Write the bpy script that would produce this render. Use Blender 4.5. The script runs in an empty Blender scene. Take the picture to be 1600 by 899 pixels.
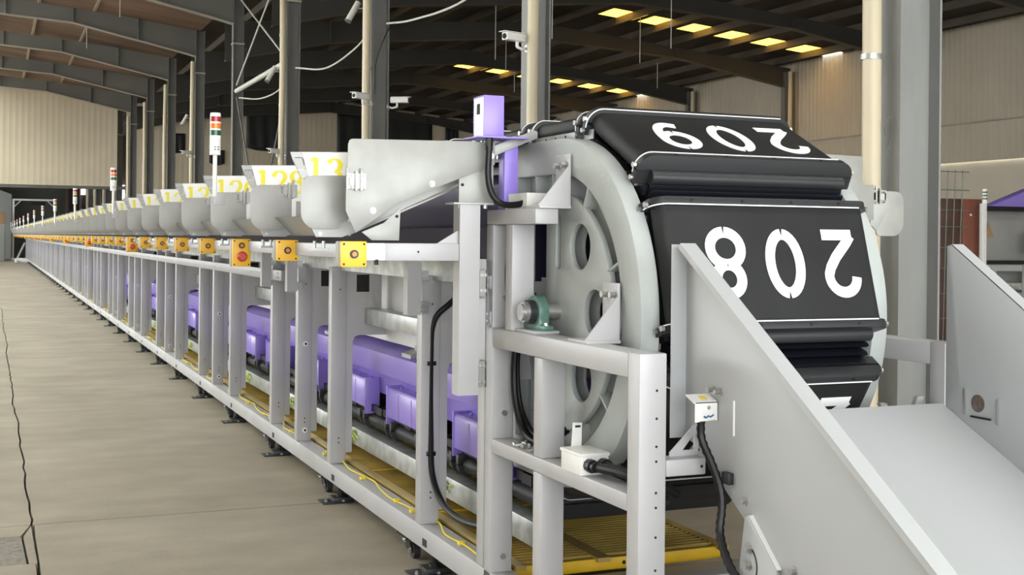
import bpy, bmesh, math, random
from mathutils import Vector, Matrix, Euler
random.seed(7)
PI = math.pi
S = bpy.context.scene
COL = S.collection

# ------------------------------------------------------------------ camera, sky, exposure
F_PX, CAM_H, ROLL, HZ = 1920.0, 1.5, 0.010, 373.6
cam = bpy.data.cameras.new('camera'); camo = bpy.data.objects.new('camera', cam); COL.objects.link(camo)
cam.sensor_fit = 'HORIZONTAL'; cam.sensor_width = 36.0
cam.lens = 36.0 * F_PX / 1600.0
cam.shift_y = -(449.5 - HZ) / 1600.0
cam.clip_end = 400
YAW = math.atan(814.5 / F_PX)
camo.location = (0, 0, CAM_H)
camo.rotation_euler = (Matrix.Rotation(-YAW, 3, 'Z') @ Matrix.Rotation(PI / 2, 3, 'X') @ Matrix.Rotation(ROLL, 3, 'Z')).to_euler()
S.camera = camo

world = bpy.data.worlds.new('sky'); S.world = world; world.use_nodes = True
bg = world.node_tree.nodes['Background']
bg.inputs[0].default_value = (0.955, 0.985, 1.0, 1); bg.inputs[1].default_value = 3.6
S.view_settings.view_transform = 'Standard'; S.view_settings.look = 'None'
S.view_settings.gamma = 1.0; S.view_settings.use_curve_mapping = False
S.view_settings.exposure = 1.2

# light portals: they only guide the sampling of the sky through the hall's openings
DOOR = (-5.0, 8.5, 0.0, 5.3)          # big open door behind the camera: x0, x1, z0, z1 at y = -6
WIN_L = (2.0, 6.4)                    # open window band of the left wall: z0, z1 at x = -13
def portal(name, loc, rot, sx, sy):
    l = bpy.data.lights.new(name, 'AREA'); l.shape = 'RECTANGLE'; l.size = sx; l.size_y = sy; l.energy = 1; l.cycles.is_portal = True
    o = bpy.data.objects.new(name, l); COL.objects.link(o); o.location = loc; o.rotation_euler = rot
portal('door_portal', ((DOOR[0] + DOOR[1]) / 2, -6.05, (DOOR[2] + DOOR[3]) / 2), (PI / 2, 0, 0), DOOR[1] - DOOR[0], DOOR[3] - DOOR[2])
portal('window_portal', (-13.2, 46, sum(WIN_L) / 2), (0, -PI / 2, 0), WIN_L[1] - WIN_L[0], 72)

# ------------------------------------------------------------------ materials
def mat(name, col, rough=0.5, metal=0.0, var=0.0, scale=6.0, bump=0.0, bscale=60.0, stretch=(1, 1, 1), spec=0.5, col2=None, coat=0.0):
    m = bpy.data.materials.new(name); m.use_nodes = True
    nt = m.node_tree; b = nt.nodes['Principled BSDF']
    b.inputs['Base Color'].default_value = (*col, 1); b.inputs['Roughness'].default_value = rough
    b.inputs['Metallic'].default_value = metal; b.inputs['Specular IOR Level'].default_value = spec
    b.inputs['Coat Weight'].default_value = coat
    if var or bump or col2:
        tc = nt.nodes.new('ShaderNodeTexCoord'); mp = nt.nodes.new('ShaderNodeMapping')
        mp.inputs['Scale'].default_value = stretch
        nt.links.new(tc.outputs['Object'], mp.inputs[0])
        if var or col2:
            n = nt.nodes.new('ShaderNodeTexNoise'); n.inputs['Scale'].default_value = scale; n.inputs['Detail'].default_value = 5
            nt.links.new(mp.outputs[0], n.inputs['Vector'])
            r = nt.nodes.new('ShaderNodeValToRGB')
            c2 = col2 if col2 else tuple(min(1, c * (1 + var)) for c in col)
            c1 = col if col2 else tuple(c * (1 - var) for c in col)
            r.color_ramp.elements[0].position = 0.33; r.color_ramp.elements[1].position = 0.67
            r.color_ramp.elements[0].color = (*c1, 1); r.color_ramp.elements[1].color = (*c2, 1)
            nt.links.new(n.outputs['Fac'], r.inputs[0]); nt.links.new(r.outputs[0], b.inputs['Base Color'])
        if bump:
            n2 = nt.nodes.new('ShaderNodeTexNoise'); n2.inputs['Scale'].default_value = bscale; n2.inputs['Detail'].default_value = 3
            nt.links.new(mp.outputs[0], n2.inputs['Vector'])
            bp = nt.nodes.new('ShaderNodeBump'); bp.inputs['Strength'].default_value = bump; bp.inputs['Distance'].default_value = 0.01
            nt.links.new(n2.outputs['Fac'], bp.inputs['Height']); nt.links.new(bp.outputs[0], b.inputs['Normal'])
    return m

def emis(name, col, st):
    m = bpy.data.materials.new(name); m.use_nodes = True
    b = m.node_tree.nodes['Principled BSDF']
    b.inputs['Base Color'].default_value = (*col, 1)
    b.inputs['Emission Color'].default_value = (*col, 1); b.inputs['Emission Strength'].default_value = st
    return m

def glassy(name, col):
    m = bpy.data.materials.new(name); m.use_nodes = True
    nt = m.node_tree; out = nt.nodes['Material Output']
    t = nt.nodes.new('ShaderNodeBsdfTranslucent'); t.inputs[0].default_value = (*col, 1)
    nt.links.new(t.outputs[0], out.inputs[0]); return m

M = {}
M['frame'] = mat('frame_grey_paint', (0.44, 0.44, 0.45), 0.38, 0.0, 0.05, 3.0, 0.02, 90)
M['frame_far'] = M['frame']
M['zinc'] = mat('galvanised_zinc', (0.47, 0.49, 0.48), 0.36, 0.55, 0.22, 14.0, 0.05, 40)
M['steel'] = mat('bright_steel', (0.46, 0.46, 0.45), 0.36, 0.85, 0.08, 8)
M['hinge'] = mat('pale_hinge_metal', (0.40, 0.40, 0.38), 0.42, 0.3, 0.15, 40)
M['sheet'] = mat('brushed_sheet', (0.31, 0.315, 0.295), 0.42, 0.15, 0.09, 9.0, 0.02, 40)
M['sheet2'] = mat('grey_chute_sheet', (0.345, 0.345, 0.333), 0.42, 0.1, 0.05, 4.0)
M['cast'] = mat('cast_grey_paint', (0.37, 0.395, 0.385), 0.45, 0.0, 0.05, 4.0, 0.12, 70)
M['white'] = mat('white_plastic', (0.82, 0.82, 0.80), 0.4, 0, 0.03, 20)
M['whitepaint'] = mat('white_panel_paint', (0.74, 0.75, 0.74), 0.45, 0, 0.03, 3)
M['digit'] = mat('white_print', (0.88, 0.89, 0.9), 0.5)
M['black'] = mat('black_rubber_belt', (0.020, 0.0205, 0.021), 0.5, 0, 0.15, 3, 0.03, 30, (1, 1, 1), 0.18)
M['blackp'] = mat('black_plastic', (0.010, 0.010, 0.012), 0.4, spec=0.3)
M['bellow'] = mat('black_bellows', (0.006, 0.006, 0.010), 0.4, spec=0.25)
M['blackbar'] = mat('black_bar', (0.024, 0.025, 0.027), 0.42, spec=0.35)
M['purple'] = mat('purple_paint', (0.285, 0.205, 0.66), 0.32, 0, 0.05, 3)
M['purpleshade'] = mat('shaded_purple_paint', (0.022, 0.017, 0.05), 0.45, spec=0.3)  # purple paint with the shade inside the machine put into it
M['yellow'] = mat('yellow_plastic', (0.85, 0.47, 0.02), 0.4)
M['yellowp'] = mat('yellow_edge_paint', (0.80, 0.50, 0.02), 0.45, 0, 0.06, 8)
M['gold'] = mat('golden_tray_paint', (0.46, 0.33, 0.09), 0.35, 0.1, 0.3, 2.2)
M['golddk'] = mat('tray_slot', (0.16, 0.11, 0.04), 0.5)
M['numyel'] = mat('yellow_print', (0.82, 0.72, 0.03), 0.5)
M['red'] = mat('red_button', (0.55, 0.03, 0.02), 0.35)
M['lensr'] = mat('red_lens', (0.36, 0.02, 0.03), 0.2)
M['lenso'] = mat('orange_lens', (0.75, 0.2, 0.02), 0.2)
M['lensg'] = mat('green_lens', (0.02, 0.10, 0.05), 0.2)
M['orange'] = mat('orange_button', (0.6, 0.2, 0.03), 0.35)
M['wire'] = mat('yellow_wire', (0.85, 0.68, 0.05), 0.45)
M['wiregn'] = mat('lime_tape', (0.5, 0.62, 0.12), 0.5)
M['green'] = mat('green_cast_iron', (0.10, 0.20, 0.165), 0.35, 0.1, 0.2, 12)
M['dark'] = mat('dark_hole', (0.012, 0.012, 0.012), 0.8)
M['column'] = mat('column_grey', (0.24, 0.245, 0.235), 0.55, 0, 0.20, 2.0, 0.03, 20, (1, 1, 0.25))
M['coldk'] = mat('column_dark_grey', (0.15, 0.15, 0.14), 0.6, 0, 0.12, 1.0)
M['rafter'] = mat('rafter_dark_grey', (0.15, 0.15, 0.135), 0.65, 0, 0.1, 0.6)
M['flange'] = mat('rafter_flange', (0.36, 0.335, 0.28), 0.6, 0, 0.12, 0.8)
M['purlin'] = mat('purlin_brown', (0.38, 0.32, 0.24), 0.6, 0, 0.15, 0.8)
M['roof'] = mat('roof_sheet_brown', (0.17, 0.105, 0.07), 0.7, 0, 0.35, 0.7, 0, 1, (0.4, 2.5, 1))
M['roofdk'] = mat('shaded_roof_sheet', (0.03, 0.021, 0.014), 0.7, 0, 0.3, 0.7, 0, 1, (0.4, 2.5, 1))  # roof colour darkened for the dim right bay
M['purlindk'] = mat('shaded_purlin', (0.075, 0.06, 0.042), 0.6, 0, 0.15, 0.8)  # purlin colour with the right bay's shade mixed in
M['rafterdk'] = mat('shaded_rafter', (0.046, 0.043, 0.036), 0.65, 0, 0.1, 0.6)  # rafter grey lowered to stand for shade in the right bay
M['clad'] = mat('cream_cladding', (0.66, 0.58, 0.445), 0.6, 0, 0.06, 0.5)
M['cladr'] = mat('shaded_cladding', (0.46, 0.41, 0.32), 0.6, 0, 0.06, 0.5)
M['plaster'] = mat('cream_plaster', (0.56, 0.51, 0.42), 0.8, 0, 0.06, 0.7)
M['pipe'] = mat('cream_pvc', (0.60, 0.525, 0.375), 0.45, 0, 0.10, 3, 0, 1, (1, 1, 0.15))
M['tarp'] = mat('black_tarp', (0.02, 0.021, 0.022), 0.55, 0, 0, 1, 0.6, 1.6)
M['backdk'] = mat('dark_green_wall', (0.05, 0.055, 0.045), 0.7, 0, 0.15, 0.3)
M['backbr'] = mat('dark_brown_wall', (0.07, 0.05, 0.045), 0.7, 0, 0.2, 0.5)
M['window'] = emis('daylit_pane', (0.9, 0.95, 1.0), 3.0)
M['sky'] = glassy('yellow_skylight_sheet', (0.85, 0.62, 0.22))
M['skyw'] = glassy('added_skylight_sheet', (0.78, 0.78, 0.74))  # for unseen skylights added to brighten the hall
M['rustdk'] = mat('dark_rust_paint', (0.085, 0.04, 0.032), 0.5, 0, 0.25, 2.5)
M['rust'] = mat('rust_red_paint', (0.25, 0.085, 0.055), 0.4, 0, 0.25, 2.5, 0, 1, (1, 1, 0.3))
M['mesh'] = mat('green_mesh_wire', (0.12, 0.17, 0.13), 0.5)
M['cablew'] = mat('light_grey_cable', (0.6, 0.6, 0.56), 0.5)
M['cable'] = mat('black_cable', (0.009, 0.009, 0.010), 0.4, spec=0.28)
M['wood'] = mat('brown_cardboard', (0.35, 0.22, 0.12), 0.8, 0, 0.2, 1.5)
M['cabinet'] = mat('grey_cabinet_paint', (0.33, 0.35, 0.34), 0.5, 0, 0.04, 1)
M['chute'] = mat('chute_light_grey_paint', (0.43, 0.445, 0.455), 0.36, 0, 0.03, 1.5, 0.015, 50)
M['patch'] = mat('rough_concrete', (0.24, 0.22, 0.19), 0.9, 0, 0.25, 40, 0.5, 120)

def floor_mat():
    m = bpy.data.materials.new('worn_concrete'); m.use_nodes = True
    nt = m.node_tree; b = nt.nodes['Principled BSDF']
    tc = nt.nodes.new('ShaderNodeNewGeometry')
    def noise(sc, st, det=6):
        mp = nt.nodes.new('ShaderNodeMapping'); mp.inputs['Scale'].default_value = st
        nt.links.new(tc.outputs['Position'], mp.inputs[0])
        n = nt.nodes.new('ShaderNodeTexNoise'); n.inputs['Scale'].default_value = sc; n.inputs['Detail'].default_value = det
        nt.links.new(mp.outputs[0], n.inputs['Vector']); return n
    a = noise(0.9, (1, 1, 1)); c = noise(3.0, (0.8, 1.2, 1), 8); d = noise(45, (1, 1, 1), 4)
    r1 = nt.nodes.new('ShaderNodeValToRGB'); e = r1.color_ramp.elements
    e[0].position = .3; e[1].position = .7; e[0].color = (0.285, 0.25, 0.192, 1); e[1].color = (0.37, 0.33, 0.262, 1)
    nt.links.new(a.outputs['Fac'], r1.inputs[0])
    r2 = nt.nodes.new('ShaderNodeValToRGB'); e = r2.color_ramp.elements
    e[0].position = .32; e[1].position = .68; e[0].color = (0.88, 0.88, 0.88, 1); e[1].color = (1.06, 1.06, 1.06, 1)
    nt.links.new(c.outputs['Fac'], r2.inputs[0])
    mx = nt.nodes.new('ShaderNodeMixRGB'); mx.blend_type = 'MULTIPLY'; mx.inputs[0].default_value = 1
    nt.links.new(r1.outputs[0], mx.inputs[1]); nt.links.new(r2.outputs[0], mx.inputs[2])
    nt.links.new(mx.outputs[0], b.inputs['Base Color'])
    b.inputs['Roughness'].default_value = 0.62; b.inputs['Specular IOR Level'].default_value = 0.35
    bp = nt.nodes.new('ShaderNodeBump'); bp.inputs['Strength'].default_value = 0.15; bp.inputs['Distance'].default_value = 0.01
    nt.links.new(d.outputs['Fac'], bp.inputs['Height']); nt.links.new(bp.outputs[0], b.inputs['Normal'])
    return m
M['floor'] = floor_mat()

# ------------------------------------------------------------------ mesh builder
class MB:
    def __init__(s): s.v, s.f = [], []
    def add(s, vs, fs):
        o = len(s.v); s.v += [tuple(v) for v in vs]; s.f += [[i + o for i in f] for f in fs]; return s
    def box(s, x0, x1, y0, y1, z0, z1):
        vs = [(x, y, z) for z in (z0, z1) for y in (y0, y1) for x in (x0, x1)]
        return s.add(vs, [(0, 2, 3, 1), (4, 5, 7, 6), (0, 1, 5, 4), (2, 6, 7, 3), (0, 4, 6, 2), (1, 3, 7, 5)])
    def prism(s, poly, axis, a0, a1):
        n = len(poly)
        def P(p, a):
            return {'x': (a, p[0], p[1]), 'y': (p[0], a, p[1]), 'z': (p[0], p[1], a)}[axis]
        vs = [P(p, a0) for p in poly] + [P(p, a1) for p in poly]
        fs = [list(range(n))[::-1], [n + i for i in range(n)]] + [[i, (i + 1) % n, n + (i + 1) % n, n + i] for i in range(n)]
        return s.add(vs, fs)
    def cyl(s, p0, p1, r, n=12, r1=None):
        return s.tube([p0, p1], r, n, r1)
    def tube(s, path, r, n=8, r1=None):
        pts = [Vector(p) for p in path]; m = len(pts); vs = []; fs = []
        up = None
        for i, p in enumerate(pts):
            t = (pts[min(i + 1, m - 1)] - pts[max(i - 1, 0)]).normalized()
            if up is None:
                up = Vector((0, 0, 1)) if abs(t.z) < .9 else Vector((1, 0, 0))
            a = t.cross(up).normalized(); up = a.cross(t).normalized()
            rr = r if r1 is None else r + (r1 - r) * i / (m - 1)
            for k in range(n):
                th = 2 * PI * k / n
                vs.append(p + (a * math.cos(th) + up * math.sin(th)) * rr)
        for i in range(m - 1):
            for k in range(n):
                fs.append([i * n + k, i * n + (k + 1) % n, (i + 1) * n + (k + 1) % n, (i + 1) * n + k])
        fs.append(list(range(n))[::-1]); fs.append([(m - 1) * n + k for k in range(n)])
        return s.add(vs, fs)
    def bolt(s, p, d, r=0.009, h=0.007):
        p = Vector(p); d = Vector(d).normalized()
        s.cyl(p - d * .001, p + d * .002, r * 1.45, 10)
        return s.cyl(p, p + d * h, r, 6)
    def ribbon(s, path, w, axis='y', a0=0, a1=.002):
        """closed thin strip following a 2D path (width w), extruded along axis"""
        P = [Vector((p[0], p[1])) for p in path]; L = []; R = []
        for i, p in enumerate(P):
            t = (P[min(i + 1, len(P) - 1)] - P[max(i - 1, 0)])
            if t.length < 1e-9: t = Vector((1, 0))
            t.normalize(); nn = Vector((-t.y, t.x))
            ww = w(t) if callable(w) else w
            L.append(p + nn * ww / 2); R.append(p - nn * ww / 2)
        for i in range(len(P) - 1):
            s.prism([L[i], L[i + 1], R[i + 1], R[i]], axis, a0, a1)
        return s
    def mesh(s, name, m, bevel=0.0, smooth=35):
        me = bpy.data.meshes.new(name); me.from_pydata(s.v, [], s.f); me.update()
        bm = bmesh.new(); bm.from_mesh(me)
        bmesh.ops.recalc_face_normals(bm, faces=bm.faces)
        if bevel:
            ed = [e for e in bm.edges if len(e.link_faces) == 2 and e.calc_face_angle(0) > 0.6]
            bmesh.ops.bevel(bm, geom=ed, offset=bevel, segments=2, profile=.5, affect='EDGES', clamp_overlap=True)
        bm.to_mesh(me); bm.free()
        if smooth:
            me.shade_smooth(); me.set_sharp_from_angle(angle=math.radians(smooth))
        me.materials.append(m); return me
    def islands(s):
        p = list(range(len(s.v)))
        def find(a):
            while p[a] != a: p[a] = p[p[a]]; a = p[a]
            return a
        for f in s.f:
            for q in f[1:]: p[find(q)] = find(f[0])
        g = {}
        for f in s.f: g.setdefault(find(f[0]), []).append(f)
        return list(g.values())
    def build(s, name, m, parent=None, bevel=0.0, smooth=35):
        return put(name, s.mesh(name, m, bevel, smooth), parent)
    def build_each(s, name, m, parent=None, bevel=0.0, smooth=35, step=1):
        out = []; isl = s.islands()
        for q in range(0, len(isl), step):
            fs = [f for g in isl[q:q + step] for f in g]
            ids = sorted({i for f in fs for i in f}); mp = {v: i for i, v in enumerate(ids)}
            t = MB(); t.v = [s.v[i] for i in ids]; t.f = [[mp[i] for i in f] for f in fs]
            out.append(t.build(name, m, parent, bevel, smooth))
        return out

TINY = {'plug', 'plug_core', 'cover_rib', 'link_bolt', 'bar_screw', 'wire_clip', 'lime_tie', 'lip_bolt', 'speaker_slot', 'clamp_plate', 'sensor_mount', 'cover_screw', 'anchor_bolt', 'axle_bolt', 'seam_strip'}
def put(name, me, parent=None, loc=None):
    o = bpy.data.objects.new(name, me); COL.objects.link(o)
    if name in TINY and parent: o['kind'] = 'stuff'
    if parent: o.parent = parent
    if loc: o.location = loc
    return o

def plate_mesh(name, m, outline, holes, thick, plane='xz', bevel=0.0):
    """sheet with holes: 2D curve, filled, extruded, laid in the xz / yz plane (thickness centred)"""
    cu = bpy.data.curves.new(name, 'CURVE'); cu.dimensions = '2D'; cu.fill_mode = 'BOTH'
    cu.extrude = thick / 2 - bevel; cu.bevel_depth = bevel; cu.bevel_resolution = 1
    if bevel: cu.offset = -bevel
    for pts in [outline] + list(holes):
        sp = cu.splines.new('POLY'); sp.points.add(len(pts) - 1); sp.use_cyclic_u = True
        for q, p in zip(sp.points, pts): q.co = (p[0], p[1], 0, 1)
    o = bpy.data.objects.new(name, cu)
    me = bpy.data.meshes.new_from_object(o); bpy.data.objects.remove(o); bpy.data.curves.remove(cu)
    if plane == 'xz': mx = Matrix(((1, 0, 0, 0), (0, 0, -1, 0), (0, 1, 0, 0), (0, 0, 0, 1)))
    else: mx = Matrix(((0, 0, 1, 0), (1, 0, 0, 0), (0, 1, 0, 0), (0, 0, 0, 1)))
    me.transform(mx)
    me.materials.clear(); me.materials.append(m)
    bm = bmesh.new(); bm.from_mesh(me); bmesh.ops.remove_doubles(bm, verts=bm.verts, dist=1e-5)
    bmesh.ops.recalc_face_normals(bm, faces=bm.faces); bm.to_mesh(me); bm.free()
    me.shade_smooth(); me.set_sharp_from_angle(angle=math.radians(35)); me.name = name
    return me

def arc(cx, cy, r, a0, a1, n=10, ry=None):
    return [(cx + r * math.cos(math.radians(a0 + (a1 - a0) * i / n)), cy + (ry or r) * math.sin(math.radians(a0 + (a1 - a0) * i / n))) for i in range(n + 1)]
def circ(cx, cy, r, n=28): return arc(cx, cy, r, 0, 360 * (n - 1) / n, n - 1)
def rrect(x0, x1, y0, y1, r, n=5):
    return arc(x1 - r, y0 + r, r, -90, 0, n) + arc(x1 - r, y1 - r, r, 0, 90, n) + arc(x0 + r, y1 - r, r, 90, 180, n) + arc(x0 + r, y0 + r, r, 180, 270, n)
def spline(pts, n=8):
    P = [Vector(p) for p in pts]; P = [P[0] * 2 - P[1]] + P + [P[-1] * 2 - P[-2]]; out = []
    for i in range(1, len(P) - 2):
        for k in range(n):
            t = k / n; a, b, c, d = P[i - 1], P[i], P[i + 1], P[i + 2]
            out.append(0.5 * (2 * b + (c - a) * t + (2 * a - 5 * b + 4 * c - d) * t * t + (3 * b - a - 3 * c + d) * t ** 3))
    return out + [P[-2]]

def thing(name, label, cat, loc=(0, 0, 0), group=None, kind=None):
    o = bpy.data.objects.new(name, None); COL.objects.link(o); o.location = loc; o.empty_display_size = .1
    return tag(o, label, cat, group, kind)
def tag(o, label=None, cat=None, group=None, kind=None):
    if label: o['label'] = label
    if cat: o['category'] = cat
    if group: o['group'] = group
    if kind: o['kind'] = kind
    return o
def struct(o): o['kind'] = 'structure'; return o
def copy_tree(o, loc=None, parent=None, skip=()):
    c = o.copy(); COL.objects.link(c)
    if parent is not None: c.parent = parent
    if loc is not None: c.location = loc
    for ch in list(o.children):
        if ch.name.split('.')[0] not in skip: copy_tree(ch, None, c, skip)
    return c
ORD = ['first', 'second', 'third', 'fourth', 'fifth', 'sixth', 'seventh', 'eighth', 'ninth', 'tenth', 'eleventh', 'twelfth', 'thirteenth', 'fourteenth', 'fifteenth', 'sixteenth', 'seventeenth', 'eighteenth', 'nineteenth', 'twentieth']
TENS = {2: 'twenty', 3: 'thirty', 4: 'forty', 5: 'fifty', 6: 'sixty', 7: 'seventy', 8: 'eighty'}
def nth(i):
    if i < 20: return ORD[i]
    q, r = divmod(i + 1, 10)
    if r == 0: return {3: 'thirtieth', 4: 'fortieth', 5: 'fiftieth', 6: 'sixtieth', 7: 'seventieth'}[q]
    return TENS[q] + '-' + ORD[r - 1]

# ------------------------------------------------------------------ digits drawn as strokes (unit height, x right, y up)
def digit_paths(ch):
    if ch == '0': return [arc(.31, .5, .25, 92, 268, 18, .44), arc(.31, .5, .25, -88, 88, 18, .44)]
    if ch == '8': return [arc(.31, .73, .2, 92, 267, 14, .21), arc(.31, .73, .2, -87, 88, 14, .21), arc(.31, .28, .25, 92, 268, 14, .24), arc(.31, .28, .25, -88, 88, 14, .24)]
    if ch == '9': return [arc(.31, .67, .25, 88, -88, 14, .27), arc(.31, .67, .25, 92, 268, 14, .27), [tuple(v) for v in spline([(.56, .68), (.555, .5), (.51, .28), (.42, .13), (.29, .06), (.12, .1)], 4)]]
    if ch == '2': return [arc(.31, .7, .24, 178, -8, 16, .24) + [(.50, .56), (.38, .40), (.16, .18), (.07, .07)], [(.05, .06), (.58, .06)]]
    if ch == '7': return [[(.05, .94), (.57, .94), (.42, .6), (.30, .3), (.24, 0)]]
    if ch == '3': return [arc(.28, .73, .22, 160, -80, 14, .21), arc(.28, .27, .25, 88, -160, 14, .24)]
    if ch == '1': return [[(.34, .98), (.34, .03)], [(.16, .86), (.30, .95)], [(.18, .02), (.5, .02)]]
    if ch == '6': return [[(.62 - x, 1 - y) for x, y in p] for p in digit_paths('9')]
    if ch == '4': return [[(.42, .02), (.42, .98), (.06, .3), (.6, .3)]]
    if ch == '5': return [[(.54, .94), (.14, .94), (.11, .56)] + arc(.28, .33, .26, 120, -150, 14, .29)]
    return []
def text_strokes(mb, txt, x0, y0, h, adv, w, axis, a0, a1, flip=1, sx=1.0):
    for i, ch in enumerate(txt):
        jj = 0
        for p in digit_paths(ch):
            dz = .00025 * jj * (1 if a1 > 0 else -1); jj += 1
            mb.ribbon([(x0 + flip * (i * adv + q[0] * h * sx), y0 + flip * q[1] * h) for q in p], w, axis, min(a0, a0 + dz), max(a1, a1 + dz))
    return mb

# ================================================================== SETTING
# floor: cast slabs with recessed joints
fl = struct(MB().box(-40, 25, -4, 84, -.16, -.06).build('floor', M['patch'], None, 0, 0))
def wob(n, amp, seed):
    r = random.Random(seed); v = 0; out = []
    for i in range(n): v = v * .7 + r.uniform(-amp, amp); out.append(v)
    return out
def slab(x0, x1, y0, y1, wx0=None):
    pts = [(x1, y0), (x1, y1), (x0, y1)]
    if wx0:
        n = len(wx0)
        for i in range(n): pts.append((x0 + wx0[i], y1 + (y0 - y1) * (i + .5) / n))
    pts.append((x0, y0))
    MB().prism(pts, 'z', -.06, 0).build('slab', M['floor'], fl, 0, 0)
w1 = wob(46, .008, 3); w2 = wob(90, .009, 5)
slab(.222, 12, -4, 6.785, w1[:24]); slab(.212, 12, 6.80, 27, w2); slab(12.01, 25, -4, 27); slab(.18, 25, 27.01, 84)
slab(-40, .166, 27.01, 84)
pts = [(-40, 6.80), (-40, 27)] + [(.2 + w2[i], 27 + (6.8 - 27) * (i + .5) / 90) for i in range(90)] + [(.2, 6.80)]
MB().prism(pts, 'z', -.06, 0).build('slab', M['floor'], fl, 0, 0)
pts = [(-40, -4), (-40, 5.99), (.20, 5.99), (.21, -4)]
MB().prism(pts, 'z', -.06, 0).build('slab', M['floor'], fl, 0, 0)
MB().prism([(.175, 6.0), (.21, 6.0), (.204, 6.785), (.163, 6.55)], 'z', -.06, -.002).build('slab', M['floor'], fl, 0, 0)
MB().prism([(-40, 6.0), (.165, 6.0), (.153, 6.55), (-40, 6.5)], 'z', -.06, -.006).build('repair_patch', M['patch'], fl, 0, 0)
MB().prism([(-40, 6.51), (.15, 6.56), (.2, 6.785), (-40, 6.785)], 'z', -.06, 0).build('slab', M['floor'], fl, 0, 0)

def roof_z(x):
    if x < 5.55: return 7.55 + .083 * (5.55 - x) if x > -3.8 else 8.326 - .083 * (-3.8 - x)
    return 7.25 + .075 * (x - 5.55) if x < 14.8 else 7.944 - .088 * (x - 14.8)
# cladding walls
def corr(axis_pts, z0, z1, name, m, parent):
    """corrugated sheet following list of (x,y) points with given heights"""
    mb = MB(); n = len(axis_pts)
    vs = [(x, y, z0) for x, y in axis_pts] + [(x, y, z1) for x, y in axis_pts]
    mb.add(vs, [[i, i + 1, n + i + 1, n + i] for i in range(n - 1)])
    return mb.build(name, m, parent, 0, 30)
def corr_line_y(x, y0, y1, p=.2, d=.016):
    out = []; y = y0
    while y < y1:
        out += [(x, y), (x, y + p * .55), (x - d, y + p * .68), (x - d, y + p * .87)]; y += p
    return out
def corr_line_x(y, x0, x1, p=.25, d=.004):
    out = []; x = x0
    while x < x1:
        out += [(x, y), (x + p * .55, y), (x + p * .68, y - d), (x + p * .87, y - d)]; x += p
    return out
wr = struct(MB().box(24.06, 24.3, -6, 82, 0, 3.69).build('wall_right', M['plaster'], None, 0, 0))
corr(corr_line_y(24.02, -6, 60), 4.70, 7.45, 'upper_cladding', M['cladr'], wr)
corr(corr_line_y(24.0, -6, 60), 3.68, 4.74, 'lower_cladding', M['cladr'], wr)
MB().box(23.9, 24.02, 12, 60, 4.70, 4.74).build('flashing', M['flange'], wr, 0, 0)
for y in (21.3, 27.3, 33.3, 39.3, 45.3, 51.3):
    MB().box(23.62, 23.9, y - .1, y + .1, 0, 7.0).build('wall_column', M['coldk'], wr, 0, 0)
    MB().cyl((23.75, y - .22, 0), (23.75, y - .22, 7.0), .07, 10).build('downpipe', M['pipe'], wr)
# end wall hung across the left bay, opening 3.7 m high below
wb = struct(thing('wall_back', None, None, (0, 0, 0)))
def endclad(x0, x1, z0, f, name):
    L = corr_line_x(58.0, x0, x1); mb = MB(); n = len(L)
    mb.add([(x, y, z0) for x, y in L] + [(x, y, f(x)) for x, y in L], [[i, i + 1, n + i + 1, n + i] for i in range(n - 1)])
    return mb.build(name, M['clad'], wb, 0, 30)
endclad(-14, 5.2, 3.68, lambda x: roof_z(x) + .15, 'left_cladding')
endclad(5.6, 23.9, 3.3, lambda x: 7.95, 'right_cladding')
MB().box(-14, 23.9, 58.1, 58.3, 3.55, 3.72).build('lintel', M['coldk'], wb, 0, 0)
MB().box(5.6, 23.9, 58.05, 58.3, 0, 3.4).build('right_plinth', M['plaster'], wb, 0, 0)
# far end behind the opening
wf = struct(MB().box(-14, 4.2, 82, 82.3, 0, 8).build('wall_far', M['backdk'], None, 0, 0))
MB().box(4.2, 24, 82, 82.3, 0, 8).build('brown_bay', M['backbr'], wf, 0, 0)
for i, x in enumerate((4.3, 4.75, 5.1, 5.55, 6.0, 6.6, 7.1, 8.0, 9.4, 10.6)):
    MB().box(x, x + .14, 81.6, 81.8, 0, 8).build('wall_column', M['flange'] if i % 2 else M['backbr'], wf, 0, 0)
for i, (x0, x1, z0, z1) in enumerate(((7.25, 7.75, 3.75, 4.65), (7.25, 7.75, 2.9, 3.6), (8.1, 8.75, 3.2, 4.6), (5.15, 5.4, 4.0, 4.75), (5.65, 5.85, 4.0, 4.75), (12.0, 12.8, 3.7, 4.6), (12.0, 12.8, 2.8, 3.5))):
    w = MB()
    for a, b, c, d in ((x0 - .05, x0, z0 - .05, z1 + .05), (x1, x1 + .05, z0 - .05, z1 + .05), (x0, x1, z0 - .05, z0), (x0, x1, z1, z1 + .05)): w.box(a, b, 80.9, 81.0, c, d)
    wo = struct(w.build('window_%d' % (i + 1), M['frame'], None, 0, 0)); MB().box(x0, x1, 80.93, 80.96, z0, z1).build('pane', M['window'], wo, 0, 0)
    MB().box(x0 + .1, x0 + .18, 81.0, 81.62, z0 + .2, z0 + .28).build('wall_bracket', M['coldk'], wo, 0, 0)

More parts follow.
